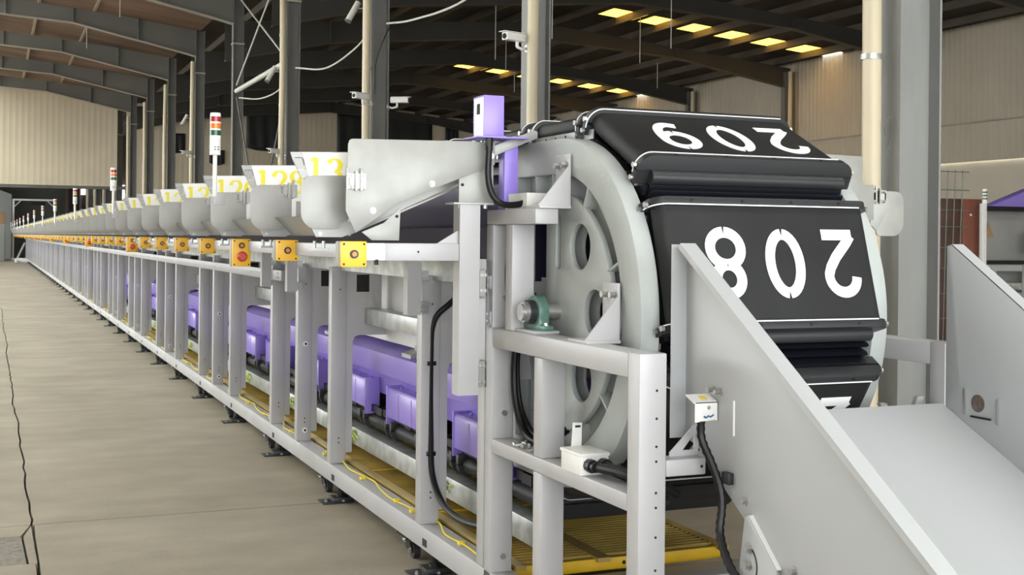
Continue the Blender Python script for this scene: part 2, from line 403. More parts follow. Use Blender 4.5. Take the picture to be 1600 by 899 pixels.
# left wall with a long open window band, wall behind the camera with a wide open door
wl = struct(MB().box(-13.3, -13, -6, 82, 0, WIN_L[0]).build('wall_left', M['plaster'], None, 0, 0))
MB().box(-13.3, -13, -6, 82, WIN_L[1], 9).build('upper_wall', M['clad'], wl, 0, 0)
for i in range(15): MB().box(-13.3, -12.95, -6 + 6.2 * i, (10.0 if i == 0 else -5.4 + 6.2 * i), WIN_L[0], WIN_L[1]).build('pier', M['plaster'], wl, 0, 0)  # first pier lengthened to cut window light at the near end
wq_ = struct(MB().box(-13.3, DOOR[0], -6.3, -6, 0, 9).build('wall_front', M['plaster'], None, 0, 0))
MB().box(DOOR[1], 24.3, -6.3, -6, 0, 9).build('right_panel', M['plaster'], wq_, 0, 0)
MB().box(DOOR[0], DOOR[1], -6.3, -6, DOOR[3], 9).build('door_header', M['plaster'], wq_, 0, 0)

# roof
ce = struct(thing('ceiling', None, None))
Y0R, Y1R = -6.2, 82.0
def sheet(x0, x1, y0, y1, m, name='roof_sheet', dz=0.0):
    MB().prism([(x0, roof_z(x0 + .001) + .2 + dz), (x1, roof_z(x1 - .001) + .2 + dz), (x1, roof_z(x1 - .001) + .23 + dz), (x0, roof_z(x0 + .001) + .23 + dz)], 'y', y0, y1).build(name, m, ce, 0, 0)
def strips(x0, x1, bands, m, mr=None):
    mr = mr or M['roof']
    """roof sheets between added skylight bands (y0,y1)"""
    y = Y0R
    for a, b in bands:
        sheet(x0, x1, y, a, mr); sheet(x0, x1, a, b, m, 'skylight'); y = b
    sheet(x0, x1, y, Y1R, mr)
SKL = [(-4.5 + 6 * i, -.5 + 6 * i) for i in range(2, 11)] + [(63, 65), (70, 72)]  # unseen left-bay skylights, added for more light in the hall
strips(-13, -3.8, SKL, M['skyw'])
strips(-3.8, -.3, SKL, M['skyw'])
strips(-.3, 5.56, [(-1, 1.5)], M['skyw'])
strips(5.56, 14.8, [(0, 2.5)], M['skyw'], M['roofdk'])  # near roof skylights out of view, added to light the drum end
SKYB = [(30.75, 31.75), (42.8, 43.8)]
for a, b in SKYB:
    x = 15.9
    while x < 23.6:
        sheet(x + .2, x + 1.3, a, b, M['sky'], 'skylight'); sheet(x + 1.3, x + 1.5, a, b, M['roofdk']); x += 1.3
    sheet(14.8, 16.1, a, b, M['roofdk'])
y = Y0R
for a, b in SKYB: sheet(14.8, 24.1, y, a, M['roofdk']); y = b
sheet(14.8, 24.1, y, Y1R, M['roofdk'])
# purlins
pm = MB().prism([(0, 0), (.07, 0), (.07, .02), (.02, .02), (.02, .18), (.09, .18), (.09, .2), (0, .2)], 'y', Y0R, Y1R).mesh('purlin', M['purlin'], 0, 0)
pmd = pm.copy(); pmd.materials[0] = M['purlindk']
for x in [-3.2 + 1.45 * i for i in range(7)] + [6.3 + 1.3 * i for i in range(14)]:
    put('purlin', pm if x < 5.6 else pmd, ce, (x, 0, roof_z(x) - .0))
# rafters: tapered I sections
def rafter(y, side):
    if side == 'L':
        und = [(5.43, 6.72), (5.1, 6.80), (2.05, 7.44), (.1, 7.55), (-3.8, 7.74), (-9.6, 7.40), (-13, 6.5)]
        seam = (2.05, 5.0 - 1.2, .3)
    else:
        und = [(5.72, 6.2), (8.6, 6.88), (11, 7.12), (14.8, 7.47), (19.6, 7.2), (23.9, 6.5)]; seam = (8.6, 14.8, 19.6)
    a, b = und[0][0], und[-1][0]
    if a > b: und = und[::-1]; a, b = b, a
    ridge = -3.8 if side == 'L' else 14.8
    top = [(b, roof_z(b - .01)), (ridge, roof_z(ridge)), (a, roof_z(a + .01))]
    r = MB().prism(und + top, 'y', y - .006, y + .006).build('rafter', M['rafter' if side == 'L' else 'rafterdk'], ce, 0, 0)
    f = MB()
    for i in range(len(und) - 1):
        p, q = und[i], und[i + 1]
        f.prism([p, q, (q[0], q[1] - .025), (p[0], p[1] - .025)], 'y', y - .11, y + .11)
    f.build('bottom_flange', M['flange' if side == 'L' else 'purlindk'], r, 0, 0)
    s = MB()
    for x in seam:
        zz = [u for u in und]; zl = None
        for i in range(len(und) - 1):
            if und[i][0] <= x <= und[i + 1][0]:
                t = (x - und[i][0]) / (und[i + 1][0] - und[i][0]); zl = und[i][1] + t * (und[i + 1][1] - und[i][1])
        s.box(x - .02, x + .02, y - .11, y + .11, zl, roof_z(x) - .02)
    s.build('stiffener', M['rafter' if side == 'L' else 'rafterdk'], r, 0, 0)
    return r
for k in range(3, 13): rafter(6.46 + 6 * k, 'L')
for k in range(7): rafter(21.3 + 6 * k, 'R')
tr = MB()
for y, x, z in ((24.5, 11.3, 5.9), (24.5, 14.3, 5.9), (30.5, 12.4, 6.3), (30.5, 16.8, 6.5), (36, 15, 6.8), (36, 20.5, 6.6), (27, 22.6, 6.3), (25.6, 22.9, 6.4), (40, 17, 6.7), (33, 3, 7.1), (39, 2.6, 7.1)):
    tr.cyl((x, y, z), (x, y, roof_z(x)), .012, 6)
tr.build_each('hanger_rod', M['cablew'], ce)

# columns along the aisle (I sections), each with its cream downpipe
def ibeam(x0, x1, y, fw, z1, t=.014):
    m = MB(); m.box(x0, x0 + t, y - fw / 2, y + fw / 2, 0, z1); m.box(x1 - t, x1, y - fw / 2, y + fw / 2, 0, z1)
    return m.box(x0 + t, x1 - t, y - .005, y + .005, 0, z1)
for k in range(13):
    y = 6.46 + 6 * k
    c = thing('steel_column', 'grey steel column standing %s in the row behind the machine' % (nth(k)), 'column', (5.55, y, 0), 'steel columns behind the machine')
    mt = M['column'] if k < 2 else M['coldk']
    ib = ibeam(5.42, 5.76 if k == 0 else 5.68, y, .21, 7.6, .016); ib.v = [(a - 5.55, b - y, d) for a, b, d in ib.v]
    ib.build('post', mt, c, 0, 0)
    MB().box(-.14, .22, -.11, .11, 0, .025).build('base_plate', mt, c, .004)
    if k > 0: MB().box(-.145, .145, -.12, .12, 6.2, 6.24).build('cap_plate', M['flange'], c, 0, 0)
    if k != 4:
        px, py = {0: (5.31, 0.05), 1: (5.44, -.178)}.get(k, (5.335, -.05)); px -= 5.55
        p = thing('downpipe', 'cream plastic downpipe beside the %s grey column of the row' % nth(k), 'pipe', (5.55 + px, y + py, 0), 'cream downpipes on the columns')
        q = [(random.uniform(-.012, .012), random.uniform(-.01, .01), z) for z in (0, 1.6, 3.2, 4.8, 6.55)]
        MB().tube(spline(q, 4), .062, 16).build('pipe', M['pipe'], p)
        cl = MB()
        for z in (4.1, 5.5) if k == 0 else (2.35, 4.1, 5.5): cl.cyl((0, 0, z), (0, 0, z + .05), .068, 16)
        cl.build_each('coupling', M['pipe'], p)
        if k == 0:
            MB().cyl((0, 0, 2.70), (0, 0, 2.735), .070, 16).build('clamp', M['zinc'], p)
            MB().tube(spline([(0.07, -.06, 2.20), (.03, -.1, 2.26), (.08, -.1, 2.32), (.11, -.08, 2.2), (.07, -.08, 2.1)], 6), .003, 6).build('wire_loop', M['coldk'], p)

# ================================================================== SORTER
XL, XC = 1.80, 2.45
PITCH, CH0, NCH = 1.067, 4.42, 65
SEC0, SECL, NSEC = 4.43, 3.2, 22

# ---- frame sections
def lpost(mb, y, z0, z1, x=XL): return mb.box(x, x + .09, y, y + .07, z0, z1)
def make_section():
    t = thing('frame_section', 'x', 'frame', (XL, SEC0, 0), 'grey frame sections of the long sorter')
    G = {}
    for dy, z0, z1 in ((.85, .2, 1.33), (2.45, .2, 1.33), (3.28 - SECL + .0, .2, 1.33)):
        pm = MB().box(0, .09, 0, .07, z0, z1); G['post'] = G.get('post') or pm.mesh('post', M['frame'], .004)
        p = put('post', G['post'], t, (0, dy, 0))
        if 'holes' not in G:
            h = MB()
            for z in (.32, .345, 1.2): h.cyl((.05, -.001, z), (.05, .002, z), .0045, 8)
            G['holes'] = h.mesh('screw_hole', M['dark'])
            b = MB()
            for z in (.27, .82): b.cyl((.05, -.004, z), (.05, .0, z), .017, 14)
            G['plug'] = b.mesh('white_plug', M['white'])
            b = MB()
            for z in (.27, .82): b.cyl((.052, -.007, z - .001), (.052, -.003, z - .001), .008, 8)
            G['plugc'] = b.mesh('plug_core', M['dark'])
        put('screw_hole', G['holes'], p)['kind'] = 'stuff'
        if abs(dy - (3.28 - SECL)) < 1e-6: put('plug', G['plug'], p); put('plug_core', G['plugc'], p)
    r = MB().box(0, .10, .002, SECL - .002, .10, .20).build('bottom_rail', M['frame'], t, .004)
    sl = MB()
    for dy in (.78, 2.38): sl.box(-.001, .003, dy - .03, dy + .03, .118, .152)
    sl.build_each('square_slot', M['dark'], r, 0, 0)
    MB().prism([(.05, 1.31), (.05, 1.4), (.09, 1.4), (.09, 1.385), (.06, 1.385), (.06, 1.32), (.10, 1.32), (.10, 1.31)], 'y', 0, SECL).build('top_beam', M['zinc'], t, 0, 0)
    for nm, z0, z1, off in (('upper_channel', 1.0, 1.09, .0), ('lower_channel', .27, .37, .0)):
        MB().prism([(.20, z0), (.20, z1), (.29, z1), (.29, z1 - .008), (.208, z1 - .008), (.208, z0 + .008), (.29, z0 + .008), (.29, z0)], 'y', .01, SECL - .01).build(nm, M['zinc'], t, .0015)
    MB().box(.33, .342, .0, SECL, .90, 1.34).build('side_panel', M['whitepaint'], t, 0, 0)
    for dy in (.85, 2.45, 3.28 - SECL):
        if 'cross' not in G:
            G['cross'] = plate_mesh('cross_plate', M['frame'], [(.09, 1.33), (.30, 1.33), (.30, 1.04), (1.21, 1.04), (1.21, .935), (.2, .935), (.165, .935), (.14, .925), (.13, .90), (.13, .26), (.09, .26)][::-1],
                                    [], .006, 'xz')
            G['win'] = MB().box(.15, .225, -.0045, -.003, 1.185, 1.285).mesh('shade_plate', M['dark'], 0, 0)  # dark plate painted for a shaded opening, not cut through
        cp = put('cross_plate', G['cross'], t, (0, dy + .012, 0)); put('shade_plate', G['win'], cp)
    # feet: castor + levelling foot
    for dy in (.77, 2.37):
        if 'cast' not in G:
            c = MB(); c.box(.0, .09, .27, .42, .09, .10); c.cyl((.045, .35, .070), (.045, .35, .092), .028, 12)
            for x in (.022, .064): c.prism([(.39, .08), (.29, .08), (.26, .045), (.265, .028), (.285, .025), (.34, .035)], 'x', x, x + .004)
            c.prism([(.40, .085), (.28, .085), (.30, .075), (.39, .06)], 'x', .026, .064)
            G['cast'] = c.mesh('castor', M['blackp'])
            w = MB(); w.cyl((.030, .275, .037), (.060, .275, .037), .037, 20); G['wheel'] = w.mesh('wheel', M['blackbar'])
            ax = MB(); ax.bolt((.022, .275, .037), (-1, 0, 0), .009, .01); ax.bolt((.022, .35, .068), (-1, 0, 0), .008, .008); ax.bolt((.0, .30, .09), (-.3, 0, -1), .007, .008); G['axle'] = ax.mesh('axle_bolt', M['steel'])
            f = MB(); f.cyl((.045, .0, .03), (.045, .0, .12), .014, 12); f.cyl((.045, 0, .028), (.045, 0, .042), .026, 6); G['foot'] = f.mesh('levelling_foot', M['blackp'])
            b = MB(); b.box(-.01, .11, -.05, .05, .0, .03); b.box(-.075, .10, -.065, .065, 0, .008); G['pad'] = b.mesh('pad', M['blackbar'], .003)
            b = MB(); b.bolt((-.045, -.02, .008), (0, 0, 1), .008, .014); b.bolt((.045, -.045, .01), (0, -1, 0.2), .008, .012); G['pbolt'] = b.mesh('anchor_bolt', M['steel'])
        c = put('castor', G['cast'], t, (0, dy, 0)); put('wheel', G['wheel'], c); put('axle_bolt', G['axle'], c)
        f = put('levelling_foot', G['foot'], t, (0, dy, 0)); put('pad', G['pad'], f); put('anchor_bolt', G['pbolt'], f)
    # hanger with hinge brackets in front of posts
    for dy in (.80, 3.22 - SECL):
        if 'hang' not in G:
            h = MB(); h.prism([(-.085, 0), (-.02, 0), (-.02, .06), (-.028, .06), (-.028, .008), (-.077, .008), (-.077, .06), (-.085, .06)], 'z', 1.155, 1.42)
            G['hang'] = h.mesh('hanger', M['frame'])
            b = MB()
            for z in (1.19, 1.33):
                b.box(-.022, .012, -.004, .0, z - .025, z + .025)
                for x in (-.012, .004):
                    for dz in (-.014, .014): b.bolt((x, -.004, z + dz), (0, -1, 0), .006, .008)
            G['hinge'] = b.mesh('hinge', M['steel'])
        h = put('hanger', G['hang'], t, (0, dy, 0)); put('hinge', G['hinge'], h)['kind'] = 'stuff'
    # yellow lamp wire clipped on the bottom rail, lime tape on the channels
    pth = [(.05, .2, .206)]
    r2 = random.Random(4)
    for i in range(14): pth.append((.05 + r2.uniform(-.02, .03), .2 + i * .2, .206 + r2.uniform(0, .012)))
    MB().tube(spline(pth, 4), .004, 5).build('yellow_wire', M['wire'], t)
    tm = MB()
    for y in (.45, 1.1, 1.35, 1.95, 2.75): tm.box(.035, .065, y - .012, y + .012, .2, .216)
    tm.build('wire_clip', M['wire'], t, .003)
    lt = MB(); r3 = random.Random(9)
    for cy, cz in ((1.05, 1.05), (1.05, .32), (2.66, .33)):
        for i in range(9):
            a = Vector((.192, cy + r3.uniform(-.06, .06), cz + r3.uniform(-.03, .03)))
            lt.tube([a, a + Vector((-.012, r3.uniform(-.05, .05), r3.uniform(-.03, .03))), a + Vector((0, r3.uniform(-.07, .07), r3.uniform(-.04, .04)))], .004, 4)
    lt.build('lime_tie', M['wiregn'], t)
    return t, G
sec0, G = make_section()
sec0['label'] = 'nearest grey frame section with open posts, just behind the end frame'
for j in range(1, NSEC):
    s = copy_tree(sec0, (XL, SEC0 + SECL * j, 0), None, ('hanger',) if j > 1 else ())
    s['label'] = 'grey frame section with open posts and castors, %s from the near end' % nth(j)
# flat guide bar screwed across the posts, from the third bay on
fb = MB().box(1.775, 1.799, 8.10, 74.8, 1.205, 1.275).build('guide_bar', M['frame'], None, .003)
tag(fb, 'long flat grey bar screwed across the frame posts, running to the far end', 'rail')
h = MB()
for y in (8.18, 8.22): 
    for z in (1.225, 1.255): h.cyl((1.774, y, z), (1.776, y, z), .006, 8)
for i in range(40): h.cyl((1.774, 9.1 + 1.6 * i, 1.24), (1.776, 9.1 + 1.6 * i, 1.24), .006, 6)
h.build_each('screw_hole', M['dark'], fb)

iw = MB().box(2.03, 2.036, 0, SECL - .004, 1.40, 1.55).mesh('inner_shade_strip', M['purpleshade'], 0, 0)  # dark strip added as shade in the gap under the chute lip
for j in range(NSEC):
    o = put('inner_shade_strip', iw, None, (0, 4.72 + SECL * j, 0)); tag(o, 'dark strip added as shade behind the button rail, %s length from the near end' % nth(j), 'shade strip', 'dark strips added as shade')
# ---- golden slatted tray under the machine
def tray_ribs(y0, y1, n):
    m = MB(); 
    for i in range(n):
        y = y0 + (y1 - y0) * (i + .5) / n
        m.prism([(y - .014, .195), (y + .006, .195), (y + .007, .206), (y - .012, .2125), (y - .0155, .2095)], 'x', 1.93, 2.87)
    for x0, x1 in ((1.91, 1.955), (2.27, 2.33), (2.845, 2.89)): m.box(x0, x1, y0 - .06, y1 + .05, .194, .2125)
    return m
tr0 = thing('drip_tray', 'golden yellow slotted tray under the machine, nearest section with bright yellow lip', 'tray', (2.4, 4.45, .2), 'golden slotted trays under the sorter')
a = MB().box(1.91, 2.89, 4.46, 4.46 + SECL - .01, .19, .2); a.v = [(x - 2.4, y - 4.45, z - .2) for x, y, z in a.v]; TRm = a.mesh('pan', M['golddk'], 0, 0); put('pan', TRm, tr0)
a = tray_ribs(4.49, 4.46 + SECL - .02, 82); a.v = [(x - 2.4, y - 4.45, z - .2) for x, y, z in a.v]; TRr = a.mesh('louvre', M['gold'], 0, 0)
put('louvre', TRr, tr0)['kind'] = 'stuff'
LP = MB(); LP.box(-.49, .49, 0, .02, -.045, .004).build('front_lip', M['yellowp'], tr0, .002)
h = MB(); h.cyl((.0, -.002, -.02), (.0, .001, -.02), .008, 10); h.build('lip_hole', M['dark'], tr0)
b = MB()
for y in (1.0, 2.1): b.box(-.49, .49, y, y + .02, .0, .012)
SEAM = b.mesh('seam_strip', M['yellowp'], 0, 0)
put('seam_strip', SEAM, tr0)
for j in range(1, NSEC):
    t = thing('drip_tray', 'golden yellow slotted tray under the machine, %s section from the near end' % nth(j), 'tray', (2.4, 4.45 + SECL * j, .2), 'golden slotted trays under the sorter')
    put('pan', TRm, t); put('louvre', TRr, t)['kind'] = 'stuff'; put('seam_strip', SEAM, t)

# ---- purple return girder with motor covers
def make_girder():
    t = thing('purple_girder', 'x', 'girder', (2.45, SEC0 + .1, .5), 'purple girder lengths inside the sorter')
    prof = [(-.36, .10), (-.36, .225), (-.40, .225), (-.40, .345), (-.34, .365), (-.14, .43), (.14, .43), (.34, .365), (.40, .345), (.40, .225), (.36, .225), (.36, .10)]
    MB().prism(prof, 'y', 0.01, SECL - .01).build('beam', M['purple'], t, .003)
    cv = MB(); cv.prism([(-.445, .02), (-.445, .165), (-.435, .18), (-.361, .18), (-.361, .02)], 'y', 0, .62)
    cv.box(-.449, -.361, -.012, 0, -.02, .19); cv.box(-.449, -.361, .62, .632, -.02, .19)
    cvm = cv.mesh('motor_cover', M['purple'], .002)
    rb = MB()
    for y in (.2, .42): rb.box(-.4465, -.44, y, y + .01, .02, .16)
    for y in (.08, .31, .54): rb.bolt((-.39, y, .18), (0, 0, 1), .008, .012)
    rbm = rb.mesh('cover_rib', M['purple'], 0)
    for y in (.25, 1.30, 2.35):
        c = put('motor_cover', cvm, t, (0, y, 0)); put('cover_rib', rbm, c)
    st = MB()
    for y in (.0, 1.55): st.prism([(-.42, .365), (-.30, .405), (-.30, .42), (-.42, .385)], 'y', y + .05, y + .2); st.cyl((-.36, y + .12, .36), (-.36, y + .12, .47), .007, 8); st.cyl((-.36, y + .12, .405), (-.36, y + .12, .43), .014, 6)
    st.build('clamp_plate', M['zinc'], t)
    return t
g0 = make_girder(); g0['label'] = 'purple painted girder with boxed motor covers, nearest length behind the posts'
for j in range(1, NSEC):
    g = copy_tree(g0, (2.45, SEC0 + .1 + SECL * j, .5)); g['label'] = 'purple painted girder with boxed motor covers, %s length from the near end' % nth(j)
# upper running girder (purple, its shade put into the colour), one length per section, on posts hidden inside
um = MB().prism([(2.07, 1.30), (2.07, 1.74), (2.14, 1.79), (2.76, 1.79), (2.83, 1.74), (2.83, 1.30)], 'y', 0, SECL - .005).mesh('upper_girder', M['purpleshade'], .003)
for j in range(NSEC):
    o = put('upper_girder', um, None, (0, 4.70 + SECL * j, 0)); tag(o, 'shade-darkened purple upper running girder under the carriers, %s length from the near end' % nth(j), 'girder', 'dark upper girders of the sorter')

# ---- chutes with hinged flaps
def lobe_mesh():
    pts = arc(.045, .155, .045, 180, 90, 6) + [(.185, .203), (.185, .05)] + [(.165, .035), (.152, .022)] + arc(.135, .018, .018, 20, -90, 4) + arc(.06, .06, .06, 270, 180, 6)
    return MB().prism(pts, 'y', 0, .006).mesh('flap', M['sheet2'], .0012)
LM = lobe_mesh()
DIV = plate_mesh('divider', M['sheet2'], [(.085, .0), (.10, -.03), (.20, -.03), (.74, .22), (.74, .31), (.0, .285), (.008, .26), (.042, .19), (.085, .17)], [[(.012, .262), (.018, .266), (.044, .266), (.050, .26), (.058, .225), (.054, .22), (.03, .22), (.024, .226)]], .006, 'xz')
SLOTB = MB().prism([(.014, .264), (.047, .264), (.056, .222), (.028, .222)], 'y', .004, .006).mesh('slot_back', M['sheet'], 0, 0)
STK = MB().prism([(.088, .13), (.044, .2845), (.34, .294), (.34, .13)], 'y', -.006, -.0035).mesh('number_sticker', M['white'], 0, 0)
hg = MB(); hg.box(.14, .215, -.012, -.004, .148, .205); hg.box(.172, .18, -.02, -.004, .142, .212); hg.box(.192, .20, -.018, -.004, .142, .215); hg.box(.15, .17, -.016, -.004, .16, .19)
for x in (.146, .161, .205):
    for z in (.155, .198): hg.bolt((x, -.012, z), (0, -1, 0), .004, .005)
hg.cyl((.196, -.014, .205), (.196, -.014, .225), .005, 8)
HGM = hg.mesh('flap_hinge', M['hinge'], 0)
STRIP = MB().box(.222, .245, -.01, -.004, .03, .14).mesh('edge_strip', M['white'], 0, 0)
LIP = MB().prism([(.150, .055), (.156, .055), (.236, -.022), (.230, -.025)], 'y', .0, PITCH - .004).mesh('front_lip', M['sheet2'], 0, 0)
BED = MB().prism([(.235, -.02), (.74, .2), (.74, .206), (.233, -.013)], 'y', .006, PITCH - .004).mesh('slide_bed', M['sheet2'], 0, 0)
UB = MB()
for x in (.12, .155): UB.cyl((x, .1, -.075), (x, .1, -.045), .007, 8)
UB.box(.105, .17, .07, .13, -.082, -.072); UBM = UB.mesh('sensor_mount', M['zinc'], 0)
LB = MB(); LB.bolt((.115, -.004, -.018), (0, -1, 0), .005, .006); LBM = LB.mesh('lip_bolt', M['steel'], 0)
def wq(t): return .0045 + .0145 * abs(t[1])
for k in range(NCH):
    y = CH0 + PITCH * k + (.10 if k == 0 else 0); num = 130 - 2 * k
    lab = 'grey sorting chute with hinged rounded flap and yellow number, %s from the near end' % nth(k)
    if k == 0: lab = 'sorting chute numbered 130 with pale rounded flap, beside the big end plate'
    c = thing('sorting_chute', lab, 'chute', (1.02, y, 1.53), 'numbered sorting chutes along the near side')
    f = put('flap', LM, c, (.04, -.012, 0))
    if k == 0: f.data = f.data.copy(); f.data.materials[0] = M['sheet']; f['label'] = 'pale brushed flap'
    d = put('divider', DIV, c); 
    if k < 12: put('slot_back', SLOTB, d)
    put('flap_hinge', HGM, c, (.035, -.135 if k == 0 else 0, 0))
    put('front_lip', LIP, c); put('slide_bed', BED, c)
    if k < 30: put('edge_strip', STRIP, c); put('lip_bolt', LBM, c)
    st = put('number_sticker', STK, c)
    if k < 45:
        n = text_strokes(MB(), str(num), .060, .163, .106, .077, wq, 'y', -.0075, -.006); n.build('number', M['numyel'], st, 0, 0)
    put('sensor_mount', UBM, c)
# far-side chutes: only the first shows past the drum
for k in range(1):
    y = CH0 + PITCH * k
    c = thing('sorting_chute', ('pale rounded flap of the chute on the far side, right of the black drum', 'second chute on the far side, behind the pale rounded flap')[k], 'chute', (3.825, y, 1.53), 'chutes on the far side of the sorter')
    for nm, me in (('flap', LM), ('flap_hinge', HGM)):
        me2 = me.copy(); me2.transform(Matrix.Scale(-1, 4, (1, 0, 0))); me2.flip_normals()
        o = put(nm, me2, c, (-.04 if nm == 'flap' else 0, -.012 if nm == 'flap' else 0, 0))
        if nm == 'flap': me2.materials[0] = M['sheet']

# ---- end plate of the chutes (big pale sheet)
ep = thing('end_plate', 'big pale brushed steel end plate with sloping underside above the yellow button box', 'plate', (1.5, 4.385, 1.8))
out = [(1.196, 1.60), (1.205, 1.845)] + arc(1.222, 1.848, .015, 180, 90, 4) + [(1.70, 1.872), (1.785, 1.868), (1.785, 1.785), (1.40, 1.632), (1.235, 1.516)]
P = MB().prism([(x - 1.5, z - 1.8) for x, z in out], 'y', 0, .006).build('sheet', M['sheet'], ep, .001)
b = MB()
for x, z in ((1.77, 1.818), (1.53, 1.705), (1.30, 1.60)): b.bolt((x - 1.5, -.001, z - 1.8), (0, -1, 0), .0085, .009)
b.build_each('bolt', M['steel'], ep, step=2)
MB().prism([(.142, -.170), (.142, -.07), (.283, -.01), (.283, -.17)], 'y', .007, .013).build('right_bracket', M['sheet'], ep, .001)
MB().prism([(-.24, -.28), (-.155, -.245), (-.09, -.185), (-.095, -.31), (-.20, -.31)], 'y', .007, .013).build('left_bracket', M['sheet'], ep, .001)
h = MB(); h.cyl((.155, .004, -.095), (.155, .0075, -.095), .006, 10); h.cyl((-.105, .004, -.22), (-.105, .0075, -.22), .006, 10); h.build_each('bracket_hole', M['dark'], ep)
MB().prism([(-.305, -.2), (-.298, -.2), (-.298, -.045), (-.305, -.045)], 'y', -.012, 0).build('folded_edge', M['sheet'], ep, 0)
dk = MB().prism([(1.785 - 1.5, .06), (1.95 - 1.5, .125), (1.965 - 1.5, .12), (1.965 - 1.5, .095), (1.785 - 1.5, .02)], 'y', .0, .006); dk.build('guide_tail', M['sheet'], ep, .001)
MB().prism([(.285, .02), (.465, .095), (.465, .12), (.285, .06)], 'y', .02, .30).build('guide_ramp', M['sheet2'], ep, 0)

ep2 = MB().prism([(3.10, 1.872), (3.20, 1.885), (3.535, 1.879), (3.535, 1.755), (3.60, 1.755), (3.60, 1.60), (3.40, 1.60)], 'y', 4.385, 4.391).build('end_plate', M['sheet'], None, .001); tag(ep2, 'pale end plate on the far side, showing right of the drum top', 'plate')
# ---- support arm: hanging post, arm, gusset, hinges
sa = thing('support_arm', 'hinged grey support arm carrying the button rail, in front of the end plate', 'arm', (1.69, 4.385, .9))
a = MB(); a.prism([(-.046, .0), (.037, .0), (.037, .07), (.030, .07), (.030, .007), (-.039, .007), (-.039, .07), (-.046, .07)], 'z', 0.0, .73); a.build('hanging_post', M['frame'], sa, 0)
MB().box(-.35, -.046, .005, .055, .514, .58).build('arm', M['frame'], sa, .003)
MB().prism([(-.13, .58), (-.046, .58), (-.046, .63)], 'y', .02, .026).build('gusset', M['frame'], sa, 0)
MB().box(-.075, .09, -.01, .085, .73, .737).build('flange_plate', M['frame'], sa, .001)
h = MB(); h.cyl((-.21, .003, .548), (-.21, .006, .548), .004, 8); h.build('arm_hole', M['dark'], sa)
b = MB()
for x in (-.04, .065): b.bolt((x, .02, .73), (0, 0, -1), .009, .014)
b.build_each('bolt', M['steel'], sa, step=2)
for z in (.03, .38):
    hb = MB(); hb.box(.036, .066, -.004, .0, z, z + .1); hb.box(.062, .068, -.004, .05, z, z + .1)
    hg_ = hb.build('hinge', M['sheet'], sa, 0); b = MB()
    for zz in (z + .02, z + .08):
        for x in (.044, .058): b.bolt((x, -.004, zz), (0, -1, 0), .005, .007)
    b.build_each('hinge_bolt', M['steel'], hg_, step=2)
MB().box(.037, .066, .01, .014, .14, .37).build('hinge_plate', M['frame'], sa, 0)

# ---- button rail and yellow button boxes
br = thing('button_rail', 'long pale rail at hand height carrying the yellow button boxes', 'rail', (1.26, 4.34, 1.45))
MB().box(-.03, .03, .0, 69.5, -.03, .025).build('rail', M['frame'], br, .003)
MB().box(-.02, .075, -.012, .035, -.035, .03).build('end_cap', M['white'], br, .008)
MB().cyl((.04, -.005, -.05), (.04, -.005, -.03), .008, 8).build('cap_gland', M['blackp'], br)
for i in range(22):
    MB().box(.03, .48, .04 + 3.2 * i + 3.2 - .05, .08 + 3.2 * i + 3.2 - .05, -.03, .02).build('rail_bracket', M['frame'], br, 0) if i else None
def button_box(double):
    t = thing('button_box', 'x', 'button box', (1.195, 4.26, 1.44), 'yellow button boxes on the rail')
    z0 = -.097 if double else -.046; z1 = .046
    bx = [(p[0], p[1]) for p in rrect(-.047, .047, z0, z1, .005, 3)]
    MB().prism(bx, 'y', 0, .026).build('cover', M['yellow'], t, .0015)
    MB().prism([(p[0] * 1.0 - .004, p[1]) for p in bx], 'y', .0275, .065).build('back_box', M['cabinet'], t, .001)
    s = MB()
    for x in (-.037, .037):
        for z in (z0 + .01, z1 - .01): s.cyl((x, -.001, z), (x, .001, z), .004, 8)
    s.build('cover_screw', M['dark'], t)
    r = MB(); zb = .012 if double else .0
    r.cyl((0, -.006, zb), (0, .001, zb), .0155, 20); r.build('button_ring', M['blackbar'], t)
    r = MB(); r.cyl((0, -.009, zb), (0, 0, zb), .009, 14); r.build('push_button', M['orange'], t)
    if double:
        MB().cyl((0, -.02, -.045), (0, 0, -.045), .015, 16).build('stop_stem', M['blackbar'], t)
        r = MB(); r.cyl((0, -.03, -.045), (0, -.018, -.045), .022, 20, .026); r.cyl((0, -.036, -.045), (0, -.03, -.045), .018, 20, .022); r.build('stop_button', M['red'], t)
    return t
bb1 = button_box(False); bb2 = None
for k in range(NCH):
    y = 4.26 + PITCH * k; dbl = k % 5 == 2
    if dbl:
        if bb2 is None: bb2 = button_box(True); o = bb2
        else: o = copy_tree(bb2)
        lab = 'tall yellow box with red stop button, %s such box from the near end' % nth(k // 5)
    else:
        o = bb1 if k == 0 else copy_tree(bb1)
        lab = 'square yellow box with one button on the rail, %s box from the near end' % nth(k)
    o.location = (1.195, y, 1.44); o['label'] = lab

